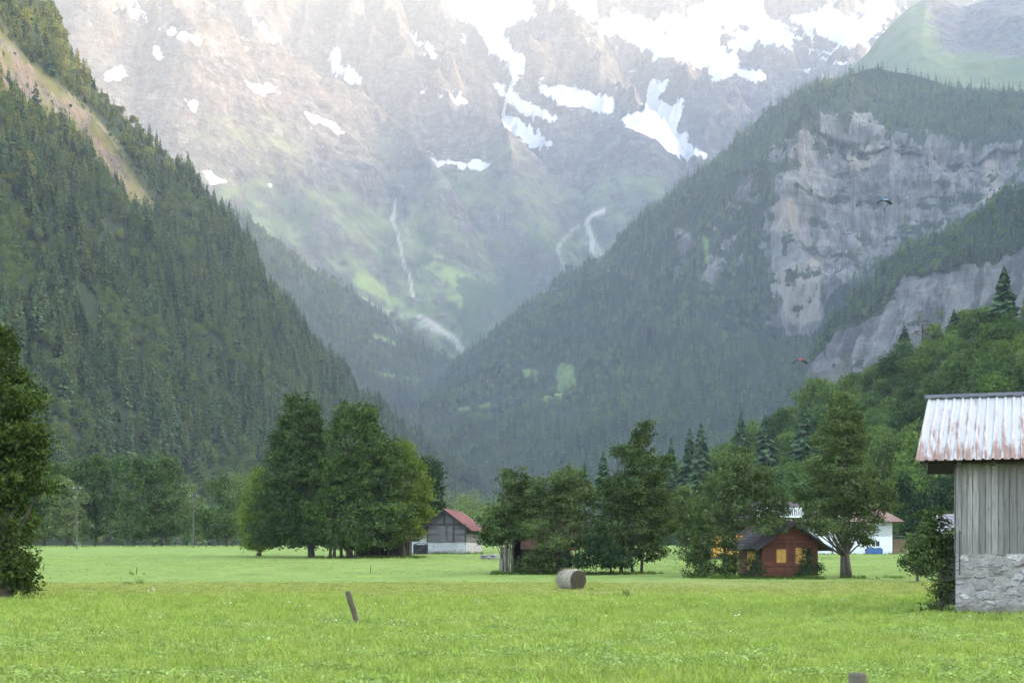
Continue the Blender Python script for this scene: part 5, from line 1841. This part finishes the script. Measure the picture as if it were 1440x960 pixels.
mb.build('roof', m_shingle, root)
mb = MB()
mb.box(-0.75, 4.4, -1.06, -1.0, 4.02, 4.2)
mb.build('gutter', m_white_paint, root)

# ------------------------------------------------------------------ hay bale
root = empty('hay_bale', P(813, HY, 74.6) * np.array([1, 1, 0]) + np.array([0, 0, gz(74.6) - 0.03]), math.radians(35))
tag(root, 'round straw bale wrapped in pale netting on the mown strip', 'hay bale')
R0, LB = 0.575, 1.2
t = NT('straw side')
p = t.pos((1, 1, 1), True)
st = t.noise(t.pos((1.2, 14, 1.2), True), 5, 7, 0.7, 0.4)
bl = t.noise(t.pos((1.5, 3, 1.5), True), 1.4, 5, 0.65)
c = t.mix(t.rng(st, 0.3, 0.7), (0.15, 0.125, 0.075), (0.36, 0.325, 0.25))
c = t.mix(t.rng(bl, 0.5, 0.65, 0, 0.75), c, (0.13, 0.105, 0.06))
m_bale = t.done(c, 0.9, t.bump(st, 0.8, 0.04))
t = NT('straw end')
p = t.pos((1, 1, 1), True)
st = t.noise(p, 11, 8, 0.75, 1.0)
c = t.mix(t.rng(st, 0.3, 0.7), (0.015, 0.013, 0.008), (0.085, 0.07, 0.042))
m_bale_end = t.done(c, 0.95, t.bump(st, 1.0, 0.06))
nu, nv = 72, 30
th, yy = np.meshgrid(np.linspace(0, 2 * np.pi, nu, endpoint=False), np.linspace(0, LB, nv))
th, yy = th.ravel(), yy.ravel()
q = np.stack([np.cos(th) * 2.5, yy * 3, np.sin(th) * 2.5], 1)
rr = R0 * (1 + 0.035 * fbm(q, 4, 0.6, 501)) - 0.05 * np.abs(yy / LB * 2 - 1) ** 6
flat = np.sin(th) < -0.8
rr = np.where(flat, rr * (0.8 / np.maximum(0.8, -np.sin(th))) ** 0.6, rr)
V = np.stack([np.cos(th) * rr, yy, R0 * 0.96 + np.sin(th) * rr], 1)
i, j = np.meshgrid(np.arange(nu), np.arange(nv - 1))
F = np.stack([(j * nu + i).ravel(), (j * nu + (i + 1) % nu).ravel(), ((j + 1) * nu + (i + 1) % nu).ravel(), ((j + 1) * nu + i).ravel()], 1)
obj('wrapped_side', mesh_data('wrapped_side', V, F, m_bale, True), root)
for y0, sg in ((0.0, -1), (LB, 1)):
    rings = 9
    vs, fs = [(0, y0 + sg * 0.03, R0 * 0.96)], []
    edge = V[:nu] if y0 == 0 else V[-nu:]
    for r in range(1, rings + 1):
        for k in range(nu):
            e = edge[k]
            s = r / rings
            spi = 0.018 * math.sin(r * 2.2 + k / nu * 6.283) * (r < rings)
            vs.append((e[0] * s, y0 + sg * (0.035 * (1 - s ** 4) + spi), R0 * 0.96 + (e[2] - R0 * 0.96) * s))
    for k in range(nu):
        fs.append((0, 1 + k, 1 + (k + 1) % nu) if sg < 0 else (0, 1 + (k + 1) % nu, 1 + k))
        for r in range(rings - 1):
            a_, b_ = 1 + r * nu + k, 1 + r * nu + (k + 1) % nu
            fs.append((a_, a_ + nu, b_ + nu, b_) if sg < 0 else (a_, b_, b_ + nu, a_ + nu))
    obj('end_face', mesh_data('end_face', vs, fs, m_bale_end, True), root)
# loose straw
RR = np.random.default_rng(9)
vs, fs = [], []
for _ in range(600):
    a, y = RR.uniform(0, 2 * np.pi), RR.uniform(-0.02, LB + 0.02)
    if RR.random() < 0.55:
        a, y = RR.uniform(1.2, 3.4), RR.uniform(0.7, LB + 0.05)
    p0 = np.array([math.cos(a) * R0, y, R0 * 0.96 + math.sin(a) * R0])
    if p0[2] < 0.02:
        continue
    n_ = np.array([math.cos(a), 0, math.sin(a)])
    dr = RR.normal(size=3) * 0.6 + n_ * 0.7
    dr = dr / np.linalg.norm(dr) * RR.uniform(0.05, 0.16)
    s_ = np.cross(dr, RR.normal(size=3))
    s_ = s_ / np.linalg.norm(s_) * 0.006
    k = len(vs)
    vs += [p0 - s_, p0 + s_, p0 + dr + s_ * 0.4, p0 + dr - s_ * 0.4]
    fs.append((k, k + 1, k + 2, k + 3))
obj('straw', mesh_data('straw', vs, fs, plain('loose straw', (0.2, 0.17, 0.09), 0.9, 0.4)), root)
tag(bpy.data.objects['straw'], kind='stuff')

# ------------------------------------------------------------------ posts, poles, stakes
t = NT('weathered post')
n1 = t.noise(t.pos((5, 5, 0.8), True), 3, 8, 0.7, 0.4)
n2 = t.noise(t.pos((1, 1, 1), True), 5, 5, 0.6)
c = t.mix(t.rng(n1, 0.3, 0.7), (0.035, 0.028, 0.02), (0.16, 0.135, 0.10))
c = t.mix(t.rng(n2, 0.55, 0.65, 0, 0.6), c, (0.07, 0.075, 0.03))
m_post = t.done(c, 0.95, t.bump(n1, 1.0, 0.03))


def log(name, a, b_, r, loc, seed):
    R = np.random.default_rng(seed)
    mb_ = MB()
    pts = [np.array(a) + (np.array(b_) - np.array(a)) * k / 8 + R.normal(0, 0.006, 3) * (0 < k < 8) for k in range(9)]
    mb_.tube(pts, [r * R.uniform(0.92, 1.08) for _ in range(8)] + [r * 0.93], 12)
    mb_.tube([pts[-1] - np.array([0, 0, 0.001]), np.array(pts[-1]) + (np.array(b_) - np.array(a)) * 0.008], [r * 0.92, r * 0.75], 12)
    o_ = mb_.build(name, m_post)
    o_.location = loc
    return o_


o = log('fence_post', (0, 0, -0.25), (-0.345, -0.05, 0.905), 0.068, (P(509, HY, 35)[0], 35, gz(35)), 1)
tag(o, 'leaning weathered wooden post alone in the long grass', 'post')
o = log('fence_post', (0, 0, -0.3), (0.01, 0.02, 1.035), 0.055, (P(1205, HY, 8.2)[0], 8.2, gz(8.2)), 2)
tag(o, 'blurred top of a wooden post at the bottom edge of the picture', 'post')
for px_, d_, h_, lab in ((55, 137, 0.5, 'thin stake in the meadow close to the tall dark tree'), (192, 101, 0.55, 'thin stake standing in a dark tuft in front of the far tree row'),
                         (360, 160, 0.5, 'short stake near the foot of the small yellowish tree'), (521, 104, 0.6, 'thin stake in the meadow in front of the long low shed')):
    mb = MB()
    mb.tube([(0, 0, -0.1), (0.01, 0, h_ * 0.5), (0.02, 0.01, h_)], [0.035, 0.032, 0.028], 7)
    o = mb.build('stake', m_post)
    o.location = (P(px_, HY, d_)[0], d_, gz(d_))
    tag(o, lab, 'stake')
poles = []
for px_, d_, top_, lab in ((108, 214, 683, 'wooden power pole in front of the pale bushy tree'), (272, 236, 694, 'wooden power pole in front of the small grey-green bush')):
    b_ = P(px_, HY, d_)
    root = empty('power_pole', (b_[0], d_, gz(d_)))
    tag(root, lab, 'power pole')
    h_ = (HY - top_) * d_ / FPX + EYE - gz(d_)
    mb = MB()
    mb.tube([(0, 0, -0.3), (0, 0, h_)], [0.09, 0.06], 9)
    mb.build('pole', plain('grey pole wood', (0.10, 0.095, 0.088), 0.9, 0.3), root)
    mb = MB()
    mb.box(-0.6, 0.6, -0.05, 0.05, h_ - 0.5, h_ - 0.38)
    ca = mb.build('crossarm', m_metal_dk, root)
    for x in (-0.5, 0.5):
        mb = MB()
        mb.tube([(x, 0, h_ - 0.38), (x, 0, h_ - 0.2)], [0.05, 0.04], 7)
        mb.build('insulator', m_white_paint, ca)
    poles.append((b_[0], d_, gz(d_) + h_ - 0.2))
ends = [(-130, 190, gz(190) + 8.5)] + poles + [(-20, 300, 14)]
for sx in (-0.5, 0.5):
    mb = MB()
    for a, b_ in zip(ends[:-1], ends[1:]):
        pts = []
        for k in range(13):
            s = k / 12
            pts.append((a[0] + (b_[0] - a[0]) * s + sx, a[1] + (b_[1] - a[1]) * s, a[2] + (b_[2] - a[2]) * s - 4 * 1.3 * s * (1 - s)))
        mb.tube(pts, 0.009, 5, False)
    o = mb.build('power_line', plain('power cable', (0.12, 0.12, 0.12), 0.5, 0.1))
    tag(o, 'thin grey overhead cable strung between the two wooden power poles', 'power line', 'overhead cables between the power poles')
# stones by the overgrown tree
RR = np.random.default_rng(77)
p0 = P(690, HY, 150)
for k in range(9):
    s = RR.uniform(0.16, 0.34)
    import bmesh
    bm = bmesh.new()
    bmesh.ops.create_icosphere(bm, subdivisions=2, radius=1)
    vv = np.array([v.co[:] for v in bm.verts])
    ff = [tuple(v.index for v in f_.verts) for f_ in bm.faces]
    bm.free()
    vv = vv * (1 + 0.35 * fbm(vv * 1.3 + k * 7, 3, 0.5, 88)[:, None]) * np.array([s * 1.3, s, s * 0.75])
    o = obj('stone', mesh_data('stone', vv, ff, plain('field stone', (0.2, 0.19, 0.18), 0.9, 0.3, 6) if k == 0 else bpy.data.materials['field stone'], False))
    o.location = (p0[0] + (k % 5 - 2) * 0.36 + RR.normal(0, 0.08), 150 + RR.normal(0, 0.2), gz(150) + 0.1 + (0.26 if k >= 5 else 0))
    o.rotation_euler = (0, 0, RR.uniform(0, 6))
    tag(o, 'grey field stone in the small heap beside the leafy multi-stemmed tree', 'stone', 'stones heaped beside the multi-stemmed tree')


# ------------------------------------------------------------------ parachutists
def parachute(px_, py_, d_, dark, mid, lab, plab, suit):
    c0 = P(px_, py_, d_)
    root = empty('parachute', c0, math.radians(12))
    tag(root, lab, 'parachute')
    n, half, Rr = 9, math.radians(52), 4.0
    for name, a0, a1, m in (('canopy', 0, 9, dark),):
        vs, fs = [], []
        m_ = 4
        for k in range(n * m_ + 1):
            s = k / (n * m_)
            a = (s * 2 - 1) * half
            puff = 0.10 * abs(math.sin(math.pi * k / m_))
            for (yy_, th_) in ((-1.2, 0.06), (-1.0, 0.42), (-0.3, 0.5), (0.6, 0.32), (1.25, 0.02)):
                r_ = Rr + th_ + puff
                vs.append((math.sin(a) * r_, yy_, math.cos(a) * r_ - Rr * 0.78))
            for (yy_, th_) in ((1.25, 0.0), (-1.2, 0.0)):
                vs.append((math.sin(a) * Rr, yy_, math.cos(a) * Rr - Rr * 0.78))
        K = 7
        mi = []
        for k in range(n * m_):
            for q_ in range(K):
                fs.append((k * K + q_, k * K + (q_ + 1) % K, (k + 1) * K + (q_ + 1) % K, (k + 1) * K + q_))
                cell = k // m_
                mi.append(1 if 3 <= cell <= 5 and (cell == 4 or q_ < 3) else 0)
        fs.append(tuple(range(K - 1, -1, -1)))
        fs.append(tuple(n * m_ * K + q_ for q_ in range(K)))
        mi += [0, 0]
        obj('canopy', mesh_data('canopy', vs, fs, [dark, mid], False, mi), root)
    ln = MB()
    for k in range(0, n + 1):
        a = (k / n * 2 - 1) * half
        for yy_ in (-1.0, 0.7):
            ln.tube([(math.sin(a) * Rr, yy_, math.cos(a) * Rr - Rr * 0.78), ((0.2 if a > 0 else -0.2), 0, -2.35)], 0.012, 3, False)
    ln.build('suspension_line', m_metal_dk, root)
    # the jumper, hanging upright in the harness
    me = bpy.data.meshes.new('person')
    pts = [((0, 0, 0), .15), ((0, 0, .22), .15), ((0, 0, .45), .17), ((0, 0, .58), .07), ((0, -.02, .68), .105), ((0, -.02, .80), .085),
           ((.19, 0, .5), .065), ((.27, .03, .75), .05), ((.22, -.02, 1.0), .04), ((-.19, 0, .5), .065), ((-.27, .03, .75), .05), ((-.22, -.02, 1.0), .04),
           ((.10, -.03, -.08), .09), ((.12, -.10, -.45), .07), ((.12, -.02, -.82), .05), ((.12, -.14, -.86), .04),
           ((-.10, -.03, -.08), .09), ((-.12, -.16, -.43), .07), ((-.12, -.10, -.80), .05), ((-.12, -.22, -.84), .04)]
    ed = [(0, 1), (1, 2), (2, 3), (3, 4), (4, 5), (2, 6), (6, 7), (7, 8), (2, 9), (9, 10), (10, 11), (0, 12), (12, 13), (13, 14), (14, 15), (0, 16), (16, 17), (17, 18), (18, 19)]
    me.from_pydata([p_[0] for p_ in pts], ed, [])
    o_ = obj('person', me)
    md = o_.modifiers.new('skin', 'SKIN')
    for k, p_ in enumerate(pts):
        me.skin_vertices[0].data[k].radius = (p_[1], p_[1])
    me.skin_vertices[0].data[0].use_root = True
    o_.modifiers.new('smooth', 'SUBSURF').levels = 1
    o_.modifiers['smooth'].render_levels = 1
    me.materials.append(suit)
    o_.location = c0 + np.array([0, 0, -3.15])
    o_.rotation_euler = (0, 0, math.radians(20))
    tag(o_, plab, 'person')
    hm = MB()
    hm.tube([(0, -.02, .60), (0, -.02, .66), (0, -.02, .76), (0, -.02, .83), (0, -.02, .86)], [.09, .125, .13, .09, .03], 10)
    hm.build('helmet', m_metal_dk, o_, True)
    hp = MB()
    hp.box(-.16, .16, .12, .3, -.02, .5)
    hp.build('harness', m_metal_dk, o_)


m_black_nylon = plain('black nylon', (0.012, 0.012, 0.015), 0.6, 0.2)
parachute(1243.5, 285, 610, m_black_nylon, plain('pale blue nylon', (0.20, 0.36, 0.55), 0.6, 0.1), 'black parachute canopy with a pale blue centre in front of the big cliff',
          'parachutist in dark clothes hanging under the black and blue canopy', plain('dark jumpsuit', (0.03, 0.03, 0.035), 0.8, 0.2))
parachute(1125, 509, 640, m_black_nylon, plain('red nylon', (0.55, 0.05, 0.06), 0.6, 0.1), 'black parachute canopy with a red centre low over the green hill',
          'parachutist in grey clothes hanging under the black and red canopy', plain('grey jumpsuit', (0.07, 0.07, 0.08), 0.8, 0.2))

# ------------------------------------------------------------------ grass and weeds
m_grass = leaf_material('grass blades', (0.175, 0.25, 0.046), (0.35, 0.44, 0.115), 0.42, (0.38, 0.40, 0.14), 0.2)
m_herb = leaf_material('meadow herbs', (0.175, 0.255, 0.055), (0.38, 0.46, 0.17), 0.38, None, 0.2)
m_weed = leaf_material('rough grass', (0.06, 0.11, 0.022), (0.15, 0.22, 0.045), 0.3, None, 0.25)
m_flower = plain('white flower heads', (0.6, 0.6, 0.55), 0.8, 0.1)


def tuft(seed, n, h, spread, wdt, mat):
    R = np.random.default_rng(seed)
    v, f = [], []
    for _ in range(n):
        a, b_ = R.uniform(0, 6.283), R.uniform(0, 6.283)
        p0 = np.array([math.cos(a), math.sin(a), 0]) * spread * math.sqrt(R.random())
        hh = h * R.uniform(0.5, 1.25)
        lean_ = np.array([math.cos(b_), math.sin(b_), 0]) * hh * R.uniform(0.15, 0.75)
        s = np.array([-math.sin(b_ + R.uniform(-1, 1)), math.cos(b_), 0]) * wdt * R.uniform(0.7, 1.3)
        p1 = p0 + lean_ * 0.35 + np.array([0, 0, hh * 0.6])
        p2 = p0 + lean_ + np.array([0, 0, hh * R.uniform(0.75, 1.0)])
        k = len(v)
        v += [p0 - s * 0.7, p0 + s * 0.7, p1 + s, p1 - s, p2 + s * 0.15, p2 - s * 0.15]
        f += [(k, k + 1, k + 2, k + 3), (k + 3, k + 2, k + 4, k + 5)]
    return loose('tuft', np.array(v), np.array(f), mat)


def herb(seed, n, r, h, leaf, mat):
    R = np.random.default_rng(seed)
    lobes = [((R.normal(0, r * 0.5), R.normal(0, r * 0.5), h * 0.55), (r * 0.6, r * 0.6, h * 0.4)) for _ in range(4)]
    v, f = leaf_cloud(lobes, n, 5, leaf * 0.9, leaf, seed, up=1.0, aspect=1.5)
    v[:, 2] = np.abs(v[:, 2])
    return loose('herb', v, f, mat)


def flower(seed):
    R = np.random.default_rng(seed)
    v, f = [], []
    for _ in range(3):
        c = np.array([R.normal(0, 0.1), R.normal(0, 0.1), R.uniform(0.28, 0.42)])
        k = len(v)
        rr_ = R.uniform(0.022, 0.04)
        v += [c + np.array([math.cos(a) * rr_, math.sin(a) * rr_, R.normal(0, 0.008)]) for a in np.linspace(0, 6.283, 6, endpoint=False)]
        f += [(k, k + 1, k + 2, k + 3), (k, k + 3, k + 4, k + 5)]
    return loose('flower', np.array(v), np.array(f), m_flower)


grasses = [tuft(601, 44, 0.17, 0.24, 0.007, m_grass), tuft(602, 50, 0.12, 0.28, 0.008, m_grass), tuft(603, 36, 0.25, 0.22, 0.006, m_grass),
           herb(604, 34, 0.2, 0.13, 0.045, m_herb), herb(605, 30, 0.18, 0.10, 0.036, m_herb), tuft(606, 40, 0.45, 0.25, 0.011, m_weed), flower(607)]


def meadow_points(y0, y1, n):
    n = int(n * 1.25)
    y = np.sqrt(rng.uniform(y0 ** 2, y1 ** 2, n))
    x = (rng.uniform(-200, 1680, n) - CX) / FPX * y
    return np.stack([x, y, ground_z(y)], 1)


pts = np.concatenate([meadow_points(16, 32, 15000), meadow_points(32, 50, 17000), meadow_points(50, 68, 14000), meadow_points(84, 170, 9000)])
lx = ((pts[:, 0] > 13.2) & (pts[:, 1] > 42.0 - (pts[:, 0] - 13.1) * 0.32) & (pts[:, 1] < 52))
pts = pts[~lx]
n = len(pts)
nz_ = fbm(pts / 2.6, 4, 0.6, 611)
nb_ = fbm(pts / np.array([9, 5, 1]), 3, 0.5, 612)
kd = rng.choice(3, n, p=(0.45, 0.35, 0.2))
edge_ = pts[:, 1] + fbm(pts / np.array([7, 3, 1]), 3, 0.5, 613) * 9
ok_ = ~((pts[:, 1] > 50) & (pts[:, 1] < 80) & (rng.random(len(pts)) < smooth(56, 66, edge_)))
pts, nz_, nb_ = pts[ok_], nz_[ok_], nb_[ok_]
n = len(pts)
kd = rng.choice(3, n, p=(0.45, 0.35, 0.2))
near = smooth(46, 30, pts[:, 1] + nb_ * 14)
hb = (nz_ > 0.02) & (rng.random(n) < 0.85 * near)
kd = np.where(hb, 3 + rng.integers(0, 2, n), kd)
kd = np.where((rng.random(n) < 0.0016) & (pts[:, 1] > 30) & (pts[:, 1] < 72), 6, kd)
s = rng.uniform(0.6, 1.15, n) * np.where(pts[:, 1] > 80, 0.4, 1.0) * (1 + 0.5 * np.clip(nz_, -0.6, 0.8))
tuf = (nb_ > 0.3) & (rng.random(n) < 0.0006) & (pts[:, 1] > 36)
kd = np.where(tuf, 5, kd)
m_stub = leaf_material('mown stubble', (0.17, 0.205, 0.05), (0.35, 0.385, 0.125), 0.4, (0.38, 0.37, 0.15), 0.2)
grasses.append(tuft(608, 36, 0.085, 0.34, 0.008, m_stub))
mp_ = meadow_points(62, 86, 9000)
mp_ = mp_[~((mp_[:, 0] > 13) & (mp_[:, 1] < 50))]
ms_ = rng.uniform(0.6, 1.2, len(mp_))
pts, kd, s = np.concatenate([pts, mp_]), np.concatenate([kd, np.full(len(mp_), 7)]), np.concatenate([s, ms_])
tag(scatter('grass', 'long bright green meadow grass with leafy herbs and a few white flowers', pts, kd, np.stack([s * 1.1, s * 1.1, s], 1), grasses, 0.1), kind='stuff')
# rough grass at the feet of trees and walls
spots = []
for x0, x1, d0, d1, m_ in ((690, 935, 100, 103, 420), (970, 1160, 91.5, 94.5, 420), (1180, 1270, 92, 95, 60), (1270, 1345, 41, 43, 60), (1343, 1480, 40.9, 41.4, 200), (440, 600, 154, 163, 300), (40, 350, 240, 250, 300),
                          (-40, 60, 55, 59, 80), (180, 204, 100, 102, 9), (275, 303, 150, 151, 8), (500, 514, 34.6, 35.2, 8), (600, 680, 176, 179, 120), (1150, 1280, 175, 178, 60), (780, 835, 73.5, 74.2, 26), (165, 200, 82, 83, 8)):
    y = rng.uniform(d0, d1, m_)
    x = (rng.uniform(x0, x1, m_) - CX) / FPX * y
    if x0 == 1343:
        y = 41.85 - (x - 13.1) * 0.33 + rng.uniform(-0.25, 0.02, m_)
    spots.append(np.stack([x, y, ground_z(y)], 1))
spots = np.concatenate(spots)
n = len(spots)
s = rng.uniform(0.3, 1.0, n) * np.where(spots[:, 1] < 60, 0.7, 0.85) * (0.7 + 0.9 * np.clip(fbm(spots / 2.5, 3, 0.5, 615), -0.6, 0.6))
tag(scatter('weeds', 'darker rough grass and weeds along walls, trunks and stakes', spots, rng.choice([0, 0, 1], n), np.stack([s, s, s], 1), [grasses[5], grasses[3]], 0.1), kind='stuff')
